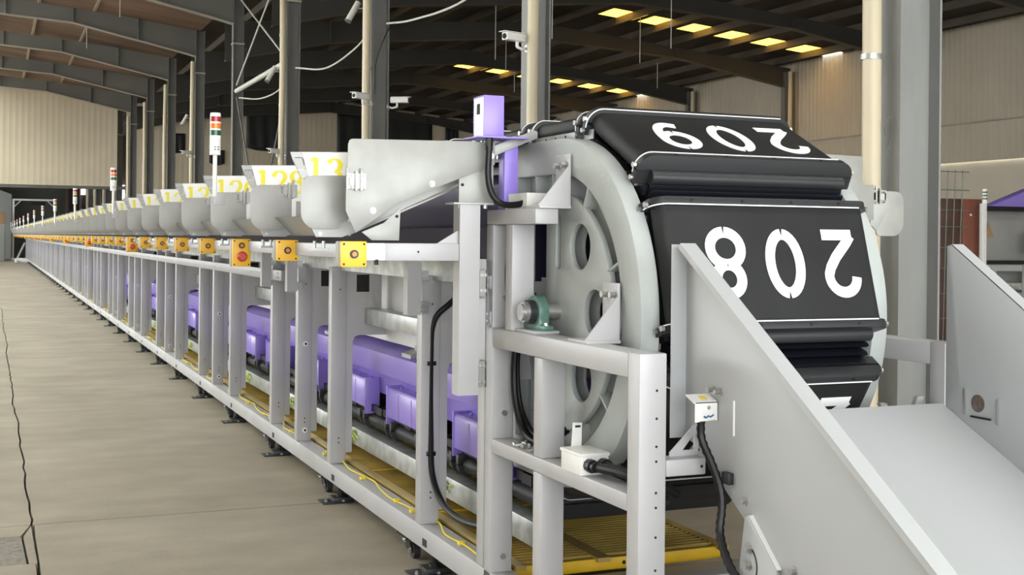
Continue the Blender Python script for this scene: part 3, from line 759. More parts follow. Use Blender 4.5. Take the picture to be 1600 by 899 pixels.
# ---- signal towers
def tower():
    t = thing('signal_tower', 'x', 'signal light', (.99, 6.0, 1.74), 'red, orange and green signal towers')
    MB().cyl((0, 0, -.05), (0, 0, .16), .0105, 12).build('pole', M['white'], t)
    MB().cyl((0, 0, .15), (0, 0, .235), .026, 20).build('base', M['white'], t)
    g = MB()
    for x in (-.008, .006):
        for z in (.172, .184): g.box(x, x + .008, -.0265, -.02, z, z + .006)
    g.build('speaker_slot', M['coldk'], t, 0, 0)
    for nm, z, m in (('green_lens', .243, 'lensg'), ('orange_lens', .276, 'lenso'), ('red_lens', .309, 'lensr')):
        MB().cyl((0, 0, z), (0, 0, z + .025), .0255, 20).build(nm, M[m], t)
    r = MB()
    for z in (.235, .268, .301): r.cyl((0, 0, z), (0, 0, z + .008), .0263, 20)
    r.cyl((0, 0, .334), (0, 0, .352), .0263, 20, .024); r.build('white_ring', M['white'], t)
    MB().box(.0, .05, .0, .02, -.09, -.03).build('foot_bracket', M['frame'], t, .001)
    return t
tw = tower()
for m in range(13):
    o = tw if m == 0 else copy_tree(tw)
    o.location = (.99, 6.0 + 5 * PITCH * m, 1.74); o['label'] = 'white signal tower with coloured lenses above the chutes, %s from the near end' % nth(m)

# ---- near end frame
ef = thing('end_stand', 'pale grey square-tube end frame nearest the camera, holding the drum bearing', 'frame', (XL, 3.25, 0))
def EF(name, x0, x1, y0, y1, z0, z1, bev=.005): return MB().box(x0 - XL, x1 - XL, y0 - 3.25, y1 - 3.25, z0, z1).build(name, M['frame'], ef, bev)
p = EF('end_post', 1.80, 1.895, 3.25, 3.325, 0, 1.1575)
h = MB()
for z in (1.045, .96, .875, .83, .735, .69, .60, .50, .36): h.cyl((.06, -.001, z), (.06, .002, z), .0042, 8)
h.build_each('screw_hole', M['dark'], p)
EF('upper_rail', 1.80, 1.895, 3.325, 4.43, 1.078, 1.155)
EF('lower_rail', 1.80, 1.895, 3.325, 4.43, .668, .722)
EF('middle_post', 1.80, 1.892, 3.96, 4.03, 0, .668); EF('middle_post', 1.80, 1.892, 3.96, 4.03, .722, 1.078)
EF('upper_post', 1.80, 1.892, 4.24, 4.305, 1.155, 1.555)
pA = EF('corner_post', 1.80, 1.892, 4.43, 4.50, 0, 1.555)
EF('top_rail', 1.80, 1.892, 4.03, 4.50, 1.555, 1.612)
EF('bottom_tie', 1.80, 1.895, 3.325, 3.96, .10, .2); EF('bottom_tie', 1.80, 1.895, 4.03, 4.43, .10, .2)
q = EF('cross_bar', 1.895, 2.036, 3.25, 3.325, .78, .832)
h = MB(); h.cyl((.22, -.001, .806), (.22, .002, .806), .005, 8); h.build('cross_hole', M['dark'], q)
EF('base_bar', 1.895, 3.2, 3.6, 3.7, .0, .10); EF('base_bar', 1.895, 3.2, 4.2, 4.38, .06, .165)
EF('end_post', 3.108, 3.2, 3.40, 3.475, 0, 1.1475); EF('upper_rail', 3.108, 3.2, 3.475, 4.43, 1.065, 1.145); EF('corner_post', 3.108, 3.2, 4.43, 4.5, 0, 1.555); EF('lower_rail', 3.108, 3.2, 3.475, 4.43, .64, .722)
b = MB()
for z, yy in ((1.27, 4.43), (.82, 4.43), (.26, 4.43)): b.cyl((.052, yy - 3.25 - .012, z), (.052, yy - 3.25, z), .011, 14)
b.build_each('rivet', M['steel'], ef)
st = MB()
st.prism([(3.42 - 3.25, .45), (3.44 - 3.25, .45), (3.7 - 3.25, .9), (3.68 - 3.25, .9)], 'x', 1.26, 1.29); st.prism([(3.7 - 3.25, .45), (3.72 - 3.25, .45), (3.50 - 3.25, .95), (3.48 - 3.25, .95)], 'x', 1.26, 1.29)
st.build_each('brace', M['frame'], ef)
plate = plate_mesh('corner_plate', M['frame'], [(.135, .832), (.236, .832), (.236, .93), (.225, .93), (.135, .845)], [[(.18, .85), (.222, .85), (.222, .90)]], .006, 'xz'); put('corner_plate', plate, ef, (0, .05, 0))

# ---- drum side wheels
WY, WZ, WR = 4.161, 1.23, .647
def wheel(x0, x1, label):
    t = thing('side_wheel', label, 'wheel', (x0, WY, WZ), 'cast side wheels of the drum')
    w = x1 - x0; ye = 4.575 - WY
    outl = arc(0, 0, WR, 90, 270, 48) + [(ye - .02, -WR), (ye, -WR + .02), (ye, WR - .02), (ye - .02, WR)]
    inn = arc(0, 0, .515, 90, 270, 40) + [(ye - .03, -.515), (ye - .03, .515)]
    me = plate_mesh('rim', M['cast'], outl, [inn], w, 'yz', .004); put('rim', me, t, (w / 2, 0, 0))
    hs = [circ(-.303 * math.cos(math.radians(a)), .303 * math.sin(math.radians(a)), .083) for a in (53.5, 2.1, -49.3, -100.7, -152)] 
    disc = arc(0, 0, .44, 82, 278, 44) + [(-.075 + .02, -.36), (-.075 + .02, .36)]
    disc = arc(0, 0, .44, 100, 260, 40) + [(-.075, -.30), (-.075, .12), (.08, .12), (.08, .40)]
    slot = arc(.005, .10, .0, 0, 1, 1)
    sl = rrect(-.018, .022, .16, .36, .02, 6)
    disc = arc(0, 0, .44, 95, 265, 40) + [(.11, -.435), (.11, .42)]
    me = plate_mesh('disc', M['cast'], disc, hs[:3] + [sl], .022, 'yz', .003); put('disc', me, t, (.011 + .004, 0, 0))
    web = arc(0, 0, .53, 90, 270, 40) + [(ye - .03, -.53), (ye - .03, .53)]
    webh = [circ(-.303 * math.cos(math.radians(a)), .303 * math.sin(math.radians(a)), .0828) for a in (53.5, 2.1, -49.3)] + [rrect(-.0175, .0215, .161, .359, .0195, 6)] + [[(.12, -.42), (ye - .06, -.42), (ye - .06, .42), (.12, .42)]]
    me = plate_mesh('web', M['cast'], web, webh, .012, 'yz'); put('web', me, t, (w - .008, 0, 0))
    rb = MB()
    for a in (62, 22, -8, -38, -68):
        c, s_ = math.cos(math.radians(a)), math.sin(math.radians(a)); n = Vector((0, -s_, -c)) * .005
        p0 = Vector((0, -c * .43, s_ * .43)); p1 = Vector((0, -c * .525, s_ * .525))
        vs = []
        for xx in (.004, w - .012):
            for q in (p0 + n, p1 + n, p1 - n, p0 - n): vs.append((xx, q.y, q.z))
        rb.add(vs, [(0, 1, 2, 3), (4, 7, 6, 5), (0, 4, 5, 1), (1, 5, 6, 2), (2, 6, 7, 3), (3, 7, 4, 0)])
    for y in (.06, .215, ye - .02): rb.box(.004, w - .012, y - .006, y + .006, .40, .525)
    rb.box(.004, w - .012, .04, ye, .405, .425)
    rb.build_each('rib', M['cast'], t, .002)
    if x0 < 2.2:
        MB().box(.072, .077, -.14, .38, .64, .675).build('track_strip', M['zinc'], t, 0)
        hh = MB()
        for y in (-.09, .0, .09, .18, .27): hh.cyl((.071, y, .662), (.073, y, .662), .006, 8)
        hh.build_each('strip_hole', M['dark'], t)
    return t
wl_ = wheel(1.95, 2.02, 'big grey cast side wheel with oval holes, left of the black drum')
wr_ = wheel(2.885, 2.95, 'pale rim of the far side wheel, right of the black drum')
sh = MB().cyl((1.80, WY, WZ), (2.96, WY, WZ), .031, 24).build('drum_shaft', M['steel']); tag(sh, 'bright steel shaft stub running from the green bearing into the side wheel', 'shaft')
sd = thing('pillow_bearing', 'green cast pillow block bearing bolted on the upper rail beside the wheel', 'bearing', (1.84, WY, 1.165))
MB().box(-.025, .075, -.10, .10, -.010, .0).build('shim_plate', M['frame'], sd, .001)
hsg = MB(); hsg.prism(arc(0, .065, .062, -20, 200, 20) + [(-.06, .02), (-.1, .018), (-.1, 0), (.1, 0), (.1, .018), (.06, .02)], 'x', .012, .052); hsg.build('housing', M['green'], sd, .003)
MB().cyl((-.012, 0, .065), (.02, 0, .065), .045, 24).build('bearing_race', M['blackbar'], sd)
MB().cyl((-.03, 0, .065), (.0, 0, .065), .038, 24).build('collar', M['steel'], sd)
b = MB(); b.bolt((.03, -.08, .018), (0, 0, 1), .01, .012); b.bolt((.03, .08, .018), (0, 0, 1), .01, .012); b.build_each('mounting_bolt', M['steel'], sd, step=2)
# angle brackets between frame and wheel
def angle_bracket(y, z, label, d):
    t = thing('angle_bracket', label, 'bracket', (1.86, y, z))
    MB().box(-.05, .075, -.075, .075, .0, .010).build('foot_plate', M['frame'], t, .001)
    MB().box(.075, .085, -.05, .06, .005, .20).build('upright_plate', M['frame'], t, .001)
    MB().prism([(-.05, .01), (.075, .01), (.075, .16)], 'y', .055 * d - .004, .055 * d + .004).build('gusset', M['frame'], t, 0)
    b = MB()
    for yy in (-.03, .03):
        b.bolt((.075, yy, .16), (-1, 0, 0), .012, .022); b.bolt((.075, yy, .05), (-1, 0, 0), .012, .022)
    b.bolt((0, -.03, .01), (0, 0, 1), .012, .02); b.build_each('bolt', M['steel'], t, step=2)
    return t
angle_bracket(3.70, 1.155, 'grey triangular bracket bolted to the wheel on the upper rail, right of the bearing', -1)
angle_bracket(4.09, 1.612, 'grey triangular bracket bolted to the wheel on the top rail', -1)
tb = thing('terminal_box', 'white box lying on the top rail beneath the purple post', 'box', (1.88, 4.27, 1.612))
MB().box(-.035, .07, -.06, .12, 0, .062).build('body', M['white'], tb, 0)

# ---- purple sensor post
pp = thing('sensor_post', 'upright purple post with a square purple head above the pale end plate', 'post', (1.86, 4.42, 1.612))
MB().box(-.028, .030, -.02, .04, 0, .272).build('post', M['purple'], pp, .004)
MB().box(-.17, .045, -.10, .075, .272, .278).build('cap_plate', M['purple'], pp, .001)
tb_ = MB(); tb_.box(-.125, -.04, -.04, -.035, .278, .44); tb_.box(-.125, -.04, .065, .07, .278, .44); tb_.box(-.046, -.04, -.035, .065, .278, .44); tb_.box(-.125, -.04, -.035, .065, .435, .44); tb_.build('head', M['purple'], pp, .002)
MB().box(-.124, -.118, -.034, .064, .28, .434).build('foil_face', M['zinc'], pp, 0)
MB().box(-.126, -.122, .005, .03, .37, .41).build('window_slot', M['dark'], pp, 0)
gl = MB(); gl.cyl((-.115, -.075, .24), (-.115, -.075, .272), .016, 8); gl.cyl((-.115, -.075, .225), (-.115, -.075, .24), .0145, 10); gl.build('cable_gland', M['blackp'], pp)
b = MB(); 
for x in (-.02, .022): b.bolt((x, -.03, .0), (0, 0, 1), .007, .012); b.bolt((x, .0, .278), (0, 0, 1), .006, .01)
b.build_each('bolt', M['steel'], pp, step=2)
c = MB().tube(spline([(1.745, 4.345, 1.84), (1.742, 4.345, 1.74), (1.755, 4.335, 1.67), (1.79, 4.315, 1.632), (1.84, 4.27, 1.632), (1.865, 4.24, 1.65)], 8), .0125, 10).build('sensor_cable', M['cable'])
tag(c, 'black cable drooping from the purple head to the white box', 'cable')

# ---- carriers
def bar_mesh():
    xs = .415; r = .06
    prof = [(-xs - .03, -.09), (-xs - .03, -.04)] + arc(-xs + .03, -.045, .06, 180, 90, 8) + arc(xs - .03, -.045, .06, 90, 0, 8) + [(xs + .03, -.04), (xs + .03, -.09), (xs - .03, -.09), (xs - .04, -.06), (-xs + .04, -.06), (-xs + .03, -.09)]
    m = MB(); m.prism(prof, 'y', 0, .028); return m
BARM = bar_mesh().mesh('end_bar', M['blackbar'], .002)
trim = [(-.445, -.06)] + arc(-.385, -.045, .0605, 180, 90, 10) + [(.385, .0155)]
TRIMM = MB().ribbon(trim, .003, 'y', -.001, .003).mesh('edge_trim', M['digit'], 0)
BELT = MB().prism(arc(-.385, -.04, .04, 270, 90, 10) + arc(.385, -.04, .04, 90, -90, 10), 'y', -.20, .20).mesh('belt', M['black'], 0, 40)
CHAS = MB().box(-.30, .30, -.18, .18, -.17, -.075).box(-.415, .415, -.05, .05, -.13, -.085).box(-.41, -.395, -.24, .24, -.13, -.09).box(.395, .41, -.24, .24, -.13, -.09).mesh('chassis', M['blackp'], 0)
bl = MB()
for y in (-.19, -.1, .0, .1, .19):
    for sx in (-1, 1): bl.cyl((sx * .409, y, -.11), (sx * .424, y, -.11), .009, 10)
for y in (-.21, .21):
    for sx in (-1, 1): bl.cyl((sx * .445, y, -.03), (sx * .456, y, -.03), .010, 10); bl.cyl((sx * .445, y, -.075), (sx * .456, y, -.075), .009, 10)
BOLTM = bl.mesh('link_bolt', M['steel'])
sc = MB()
for y in (-.215, .215):
    for x in (-.3, -.1, .1, .3): sc.cyl((x, y, .0145), (x, y, .0165), .006, 8)
SCM = sc.mesh('bar_screw', M['blackp'])
TUBEM = MB().cyl((-.395, 0, -.062), (.395, 0, -.062), .026, 16).mesh('cross_tube', M['blackbar'])
def carrier(y, z, tilt, label, num=None, trim=True):
    t = thing('belt_carrier', label, 'carrier', (XC, y, z), 'black cross-belt carriers of the sorter')
    t.rotation_euler = (tilt, 0, 0)
    be = put('belt', BELT, t)
    for s_ in (-1, 1):
        o = put('end_bar', BARM, t, (0, .2 if s_ > 0 else -.228, 0))
        if trim: put('edge_trim', TRIMM, o, (0, 0 if s_ > 0 else .026, 0))
    put('chassis', CHAS, t)
    if trim: put('link_bolt', BOLTM, t); put('bar_screw', SCM, t)
    if num: put('cross_tube', TUBEM, t, (0, -.238, 0))
    if num:
        for q, ch in enumerate(num):
            text_strokes(MB(), ch, .352 - .232 * q, .118, .235, .232, .038, 'z', .0006, .002, -1, 1.02).build('digit', M['digit'], be, 0, 0)
    return t
RB = .695
DEG = math.radians
cw = {}
for num, ang, lab in (('208', 16.3, 'black belt carrier with upside-down white 208 facing the camera'), ('209', 63.5, 'black belt carrier with upside-down white 209 on top of the drum'), ('207', -32.7, 'black belt carrier below 208, only the tip of its white number showing'), (None, -81.7, 'black belt carrier rounding the underside of the drum'), ):
    f = DEG(ang)
    RB = .722 if num == '209' else .695
    cw[num] = carrier(WY - RB * math.cos(f), WZ + RB * math.sin(f), PI / 2 - f, lab, num)
for i in range(24):
    carrier(4.33 + .52 * i, WZ + .735, 0, 'black belt carrier on the top run, %s beyond the drum' % nth(i), None, i < 6)
for i in range(60):
    carrier(4.62 + .52 * i, WZ - .825, PI, 'black belt carrier on the return run below the purple girder, %s from the near end' % nth(i), None, False)
# bellows between carriers on the drum (part of the upper carrier)
def bellows(parent_num, a0, a1):
    n = 4; pts = []
    ro, ri = .70, .655
    outer = []
    for i in range(2 * n + 1):
        a = DEG(a0 + (a1 - a0) * i / (2 * n)); r = ro - .015 if i % 2 == 0 else ri - .03
        if i % 2 == 0:
            for da in (-.22, 0, .22): outer.append((WY - (r - abs(da) * .05) * math.cos(a + DEG(da * 3)), WZ + (r - abs(da) * .05) * math.sin(a + DEG(da * 3))))
        else: outer.append((WY - r * math.cos(a), WZ + r * math.sin(a)))
    inner = [(WY - .60 * math.cos(DEG(a1 + (a0 - a1) * i / 8)), WZ + .60 * math.sin(DEG(a1 + (a0 - a1) * i / 8))) for i in range(9)]
    m = MB().prism(outer + inner, 'x', 2.055, 2.845)
    pr = cw[parent_num]; inv = (Matrix.Translation(pr.location) @ pr.rotation_euler.to_matrix().to_4x4()).inverted()
    m.v = [tuple(inv @ Vector(v)) for v in m.v]
    m.build('bellows', M['bellow'], pr, 0, 30)
bellows('209', 35.5, 44.5); bellows('208', -13.0, -2.5); bellows('207', -61.5, -52)

# ---- discharge chute in front of the drum
dc = thing('discharge_chute', 'pale grey discharge chute sloping down towards the camera below the drum', 'chute', (2.6, 3.4, .9))
SIDE_L = [(3.385, 1.488), (3.335, 1.492), (1.50, .298), (1.50, .02), (2.05, .035), (3.315, .86), (3.385, .875)]
SIDE_R = [(3.385, 1.49), (3.36, 1.497), (1.50, .31), (1.50, .02), (2.05, .035), (3.30, .86), (3.385, .875)]
def side(x, thick, flange, name):
    o = SIDE_L if flange < 0 else SIDE_R
    top0, top1 = o[1], o[2]
    P = MB().prism([(y - 3.4, z - .9) for y, z in o], 'x', x - 2.6, x - 2.6 + thick).build(name, M['chute'], dc, .001)
    f = MB(); d = Vector((top0[0] - top1[0], top0[1] - top1[1])).normalized(); n = Vector((-d.y, d.x))
    if flange < 0:
        a, b = (top0[0] - 3.4, top0[1] - .9), (top1[0] - 3.4, top1[1] - .9)
        f.prism([a, b, (b[0] - n.x * .004, b[1] - n.y * .004), (a[0] - n.x * .004, a[1] - n.y * .004)], 'x', x - 2.6 + flange, x - 2.6)
        f.prism([(a[0], a[1]), (b[0], b[1]), (b[0] - n.x * .02, b[1] - n.y * .02), (a[0] - n.x * .02, a[1] - n.y * .02)], 'x', x - 2.6 + flange - .003, x - 2.6 + flange)
        f.prism([(o[0][0] - 3.4, o[0][1] - .9), (o[0][0] - 3.404, o[0][1] - .9), (o[0][0] - 3.404, o[-1][1] - .9), (o[0][0] - 3.4, o[-1][1] - .9)], 'x', x - 2.6 - .055, x - 2.6)
        f.build('folded_flange', M['chute'], P, 0)
    else:
        a, b = (top0[0] - 3.4, top0[1] - .9), (top1[0] - 3.4, top1[1] - .9)
        f.prism([a, b, (b[0] - n.x * .004, b[1] - n.y * .004), (a[0] - n.x * .004, a[1] - n.y * .004)], 'x', x - 2.6, x - 2.6 + flange)
        f.build('folded_flange', M['chute'], P, 0)
    return P
lp_ = side(2.04, .003, -.05, 'left_side')
rp_ = side(3.10, .003, .05, 'right_side')
MB().prism([(3.40 - 3.4, .935 - .9), (1.5 - 3.4, -.33 + .0 - .55 + .0), (1.5 - 3.4, -.886), (3.40 - 3.4, .927 - .9)], 'x', 2.044 - 2.6, 3.099 - 2.6).build('slide_plate', M['chute'], dc, 0)
b = MB()
for y, z in ((3.285, .89), (3.04, .74), (2.80, .595)): b.bolt((2.039 - 2.6, y - 3.4, z - .9), (-1, 0, 0), .010, .014)
b.build_each('panel_bolt', M['steel'], dc, step=2)
sl = MB(); sl.box(2.037 - 2.6, 2.04 - 2.6, 3.10 - 3.4, 3.106 - 3.4, .92 - .9, 1.025 - .9); sl.build('panel_slot', M['digit'], dc, 0)
rs = MB(); rs.cyl((3.098 - 2.6, 3.23 - 3.4, .955 - .9), (3.101 - 2.6, 3.23 - 3.4, .955 - .9), .03, 20); rs.build('sensor_window', mat('brown_grey_lens', (.12, .095, .08), .3, 0, .4, 60), dc)
rs = MB(); rs.box(3.092 - 2.6, 3.1 - 2.6, 3.285 - 3.4, 3.29 - 3.4, .91 - .9, 1.0 - .9); rs.box(3.092 - 2.6, 3.1 - 2.6, 3.135 - 3.4, 3.14 - 3.4, .895 - .9, .98 - .9); rs.build_each('window_edge', M['steel'], dc, 0)
rs = MB(); rs.box(3.094 - 2.6, 3.1 - 2.6, 3.17 - 3.4, 3.26 - 3.4, .905 - .9, .911 - .9); rs.build('window_slot', M['dark'], dc, 0)
sb = thing('sensor_cover', 'small white sensor cover on the chute side with a black conduit', 'box', (2.0, 3.24, .985))
MB().prism([(-.042, -.034), (-.042, .028), (.034, .030), (.034, -.028)], 'y', -.05, -.047).build('front_plate', M['white'], sb, .001)
MB().prism([(-.05, .027), (.0, .046), (.0, .043), (-.05, .024)], 'x', -.048, .036).build('top_plate', M['white'], sb, 0)
MB().prism([(-.05, -.03), (.0, -.03), (.0, .045), (-.05, .027)], 'x', .033, .036).build('side_plate', M['white'], sb, 0)
l = MB(); l.prism([(-.035, .034), (-.015, .0415), (-.015, .0425), (-.035, .035)], 'x', -.01, .01); l.build('yellow_sticker', M['wire'], sb, 0)
l = MB(); l.tube([(-.012, -.051, -.016), (-.004, -.051, -.02), (.004, -.051, -.015), (.012, -.051, -.018), (.022, -.051, -.012)], .003, 5); l.build('blue_scribble', mat('blue_ink', (.08, .15, .32), .5), sb)
b = MB(); b.bolt((.038, -.02, .06), (-1, 0, 0), .009, .02); b.bolt((.038, -.06, .058), (-1, 0, 0), .009, .02); b.bolt((.006, -.05, .01), (0, -1, 0), .004, .004); b.build_each('bolt', M['steel'], sb, step=2)
ap = thing('pivot_plate', 'white slotted pivot plate with two bolts below the chute side', 'plate', (2.025, 2.95, .52))
MB().prism([(.066, .178), (.05, .187), (-.09, .065), (-.09, -.4), (.11, -.4), (.095, .0)], 'x', -.004, .0).build('plate', M['chute'], ap, .001)
MB().prism([(.05, .187), (-.09, .065), (-.087, .061), (.053, .183)], 'x', .0, .018).build('folded_edge', M['whitepaint'], ap, 0)
b = MB(); b.bolt((-.004, .042, .095), (-1, 0, 0), .012, .016); b.bolt((-.004, .042, .047), (-1, 0, 0), .012, .016); b.build_each('bolt', M['steel'], ap, step=2)
MB().ribbon(arc(.062, .045, .062, 128, 200, 8), .005, 'x', -.0055, -.0035).build('arc_slot', M['dark'], ap, 0)

# ---- junction box and cables on the end frame
jb = thing('junction_box', 'white junction box with black glands on the lower rail of the end frame', 'box', (1.84, 3.70, .722))
MB().box(-.05, .055, -.075, .075, 0, .07).build('body', M['white'], jb, .004)
MB().box(-.053, .058, -.078, .078, .062, .073).build('lid', M['white'], jb, .002)
MB().prism([(-.01, .03), (.03, .03), (.032, .15), (-.002, .152)], 'y', .082, .085).build('label_tab', M['white'], jb, 0)
tx = MB(); tx.box(.006, .026, .0805, .082, .135, .142); tx.build('printed_mark', M['dark'], jb, 0)
gl = MB()
for x in (-.02, .03): gl.cyl((x, -.078, .035), (x, -.108, .035), .022, 10); gl.cyl((x, -.108, .035), (x, -.13, .035), .017, 10)
gl.build('gland', M['blackp'], jb)
def cable(name, label, pts, r, n=8, rings=False, cat='cable', clips=()):
    P = spline(pts, n); m = MB()
    if rings:
        L = [0]
        for i in range(1, len(P)): L.append(L[-1] + (P[i] - P[i - 1]).length)
        Q = []; d = 0; step = .012; i = 0
        while d < L[-1]:
            while L[i + 1] < d: i += 1
            Q.append(P[i].lerp(P[i + 1], (d - L[i]) / max(1e-6, L[i + 1] - L[i]))); d += step
        base = len(m.v); m.tube(Q, r, 8)
        for k in range(len(Q)):
            if k % 2:
                for j in range(8):
                    v = Vector(m.v[base + k * 8 + j]); m.v[base + k * 8 + j] = tuple(Q[k] + (v - Q[k]) * .82)
    else: m.tube(P, r, 10)
    o = m.build(name, M['cable'], None); tag(o, label, cat)
    for p in clips:
        cm = MB().box(p[0] - .022, p[0] + .022, p[1] - .012, p[1] + .008, p[2] - .010, p[2] + .010); cm.build('cable_clip', M['blackp'], o, .002)
    return o
cable('power_cable', 'thick black cable leaving the white junction box to the right', [(1.83, 3.57, .757), (1.85, 3.50, .757), (1.88, 3.42, .75), (1.93, 3.36, .735), (2.0, 3.36, .70)], .016)
cable('power_cable', 'second black cable beside the thick one at the junction box', [(1.86, 3.57, .757), (1.90, 3.48, .745), (1.94, 3.42, .71), (1.98, 3.38, .67)], .016)
cable('hanging_cable', 'black cable hanging from the upper rail and looping onto the lower rail', [(1.87, 4.36, 1.10), (1.868, 4.37, .98), (1.87, 4.35, .86), (1.885, 4.30, .76), (1.90, 4.20, .735), (1.92, 4.12, .76), (1.96, 4.08, .80)], .014)
cable('hanging_cable', 'thin black cable behind the looped cable at the end frame', [(1.885, 4.37, 1.10), (1.885, 4.38, .98), (1.89, 4.36, .86), (1.905, 4.30, .775), (1.92, 4.22, .745), (1.94, 4.14, .765)], .011)
cable('post_cable', 'black cable clipped down the second post and sagging to the corner post', [(1.95, 5.19, 1.24), (1.92, 5.25, 1.20), (1.86, 5.285, 1.12), (1.85, 5.29, .95), (1.85, 5.285, .6), (1.853, 5.26, .42), (1.87, 5.15, .31), (1.89, 4.95, .28), (1.93, 4.7, .30)], .014, clips=((1.85, 5.29, .93), (1.85, 5.285, .52)))
cable('conduit', 'corrugated black conduit snaking down from the white sensor cover', [(1.985, 3.20, .955), (1.988, 3.20, .90), (2.005, 3.17, .83), (2.017, 3.14, .76), (2.017, 3.13, .70), (2.005, 3.12, .63), (2.00, 3.07, .56), (2.008, 2.99, .48), (2.012, 2.93, .38), (2.015, 2.92, .2), (2.02, 2.92, .02)], .014, rings=True, cat='conduit')
cable('conduit', 'short black conduit hanging behind the end post under the cross bar', [(1.915, 3.40, .80), (1.92, 3.40, .74), (1.935, 3.40, .68), (1.93, 3.41, .60), (1.912, 3.42, .50), (1.908, 3.43, .42)], .009, rings=True, cat='conduit')
cable('floor_cable', 'black cable dropping behind the middle post to the floor', [(1.90, 4.09, .66), (1.897, 4.1, .5), (1.89, 4.10, .35), (1.88, 4.12, .2), (1.87, 4.15, .02)], .014)
MBc = MB().box(2.02, 2.039, 3.10, 3.14, .775, .81).build('conduit_clamp', M['blackbar'], None, .002); tag(MBc, 'grey clamp holding the corrugated conduit at the chute edge', 'clamp')
# zip bag of screws on the lower rail
zb = MB()
rr = random.Random(3)
for i in range(14): 
    x, y = 1.83 + rr.uniform(-.02, .05), 4.17 + rr.uniform(-.07, .07); zb.cyl((x, y, .727), (x + rr.uniform(-.02, .02), y + rr.uniform(-.03, .03), .729 + rr.uniform(0, .006)), .006, 6)
o = zb.build('fastener_pile', M['zinc']); tag(o, 'small heap of loose bright fasteners on the lower rail', 'fasteners', None, 'stuff')

# ================================================================== BACKGROUND THINGS
def cctv(loc, yaw, label, arm):
    ax, ay = 0, .06 + arm * 1.08; loc = (loc[0] - (ax * math.cos(yaw) - ay * math.sin(yaw)), loc[1] - (ax * math.sin(yaw) + ay * math.cos(yaw)), loc[2])
    t = thing('security_camera', label, 'camera', loc); t.rotation_euler = (0, 0, yaw)
    MB().prism(rrect(-.045, .045, -.04, .045, .012, 3), 'y', -.14, .14).build('housing', M['white'], t, .002)
    MB().box(-.055, .055, -.18, .13, .046, .053).build('sun_shield', M['white'], t, .001)
    MB().cyl((0, -.15, 0), (0, -.138, 0), .03, 14).build('lens', M['dark'], t)
    m = MB(); m.cyl((0, .04, -.04), (0, .04, -.10), .018, 10); m.tube([(0, .04, -.10), (0, .06 + arm * .5, -.12), (0, .06 + arm, -.10)], .016, 8); m.cyl((0, .06 + arm, -.10), (0, .06 + arm * 1.1, -.10), .045, 14); m.build('bracket', M['white'], t)
    return t
cctv((5.42, 12.40, 3.70), -1.25, 'white security camera on the second column, above the drum', .12)
cctv((5.42, 18.4, 3.67), -1.1, 'white security camera left of the third column', .16)
cctv((5.68, 18.4, 3.64), 1.0, 'white security camera right of the third column', .12)
cctv((5.42, 24.46, 3.2), -1.2, 'small white security camera left of the fourth column', .16)
cctv((5.42, 36.4, 3.9), -1.2, 'small white security camera between distant columns, left of the tallest signal tower', .2)
def sag(name, pts, label, r=.016): 
    o = MB().tube(spline(pts, 8), r, 6).build(name, M['cablew']); tag(o, label, 'cable')
sag('sagging_cable', [(5.42, 23.6, 4.78), (5.5, 21.6, 4.53), (5.5, 19.6, 4.62), (5.45, 18.55, 4.8)], 'pale cable sagging between the third and fourth columns')
sag('sagging_cable', [(5.62, 18.3, 4.82), (5.5, 16.6, 4.60), (5.5, 14.6, 4.52), (5.42, 12.6, 4.75)], 'pale cable sagging between the second and third columns')
sag('sagging_cable', [(5.42, 29.5, 4.8), (5.5, 27.5, 4.58), (5.5, 25.6, 4.55), (5.5, 24.6, 4.75)], 'pale cable sagging left of the fourth column')
o = MB().tube(spline([(5.7, 18.2, 4.85), (5.55, 18.15, 4.6), (5.42, 18.2, 4.2), (5.4, 18.2, 3.7)], 6), .01, 6).build('drop_cable', M['cable']); tag(o, 'thin black cable looping down the third column', 'cable')
for i, (a, b, l) in enumerate((((5.5, 30.3, 7.4), (5.5, 24.5, 5.0), 'upper'), ((5.5, 24.6, 7.4), (5.5, 30.3, 5.2), 'crossing'), ((5.5, 30.3, 4.9), (5.5, 25.9, .0), 'lower'), ((5.5, 24.6, 4.7), (5.5, 29.0, .0), 'lower crossing'))):
    o = MB().cyl(a, b, .02, 8).build('brace_rod', M['coldk'] if i > 1 else M['cablew']); tag(o, '%s diagonal brace rod between the fourth and fifth columns' % l, 'brace')
o = MB().cyl((5.5, 30.3, 5.05), (5.5, 24.5, 5.05), .06, 10).build('strut_pipe', M['cablew']); tag(o, 'pale horizontal strut pipe between the fourth and fifth columns', 'pipe')
for y, z, x, l in ((19.0, 5.1, 5.28, 'third'), (25.2, 4.85, 5.28, 'fourth'), (36.93, 4.9, 5.2, 'sixth')):
    t = thing('tube_lamp', 'short white tubular floodlight fixed left of the %s column' % l, 'lamp', (x, y, z)); t.rotation_euler = (.0, .5, 0)
    MB().cyl((0, 0, -.17), (0, 0, .17), .05, 12).build('body', M['cablew'], t); MB().cyl((0, 0, -.20), (0, 0, -.17), .056, 12).build('lens', M['coldk'], t); MB().tube([(0, 0, .05), (.1, -.2, .08), (.2, -.4, .0)], .012, 6).build('bracket', M['coldk'], t)
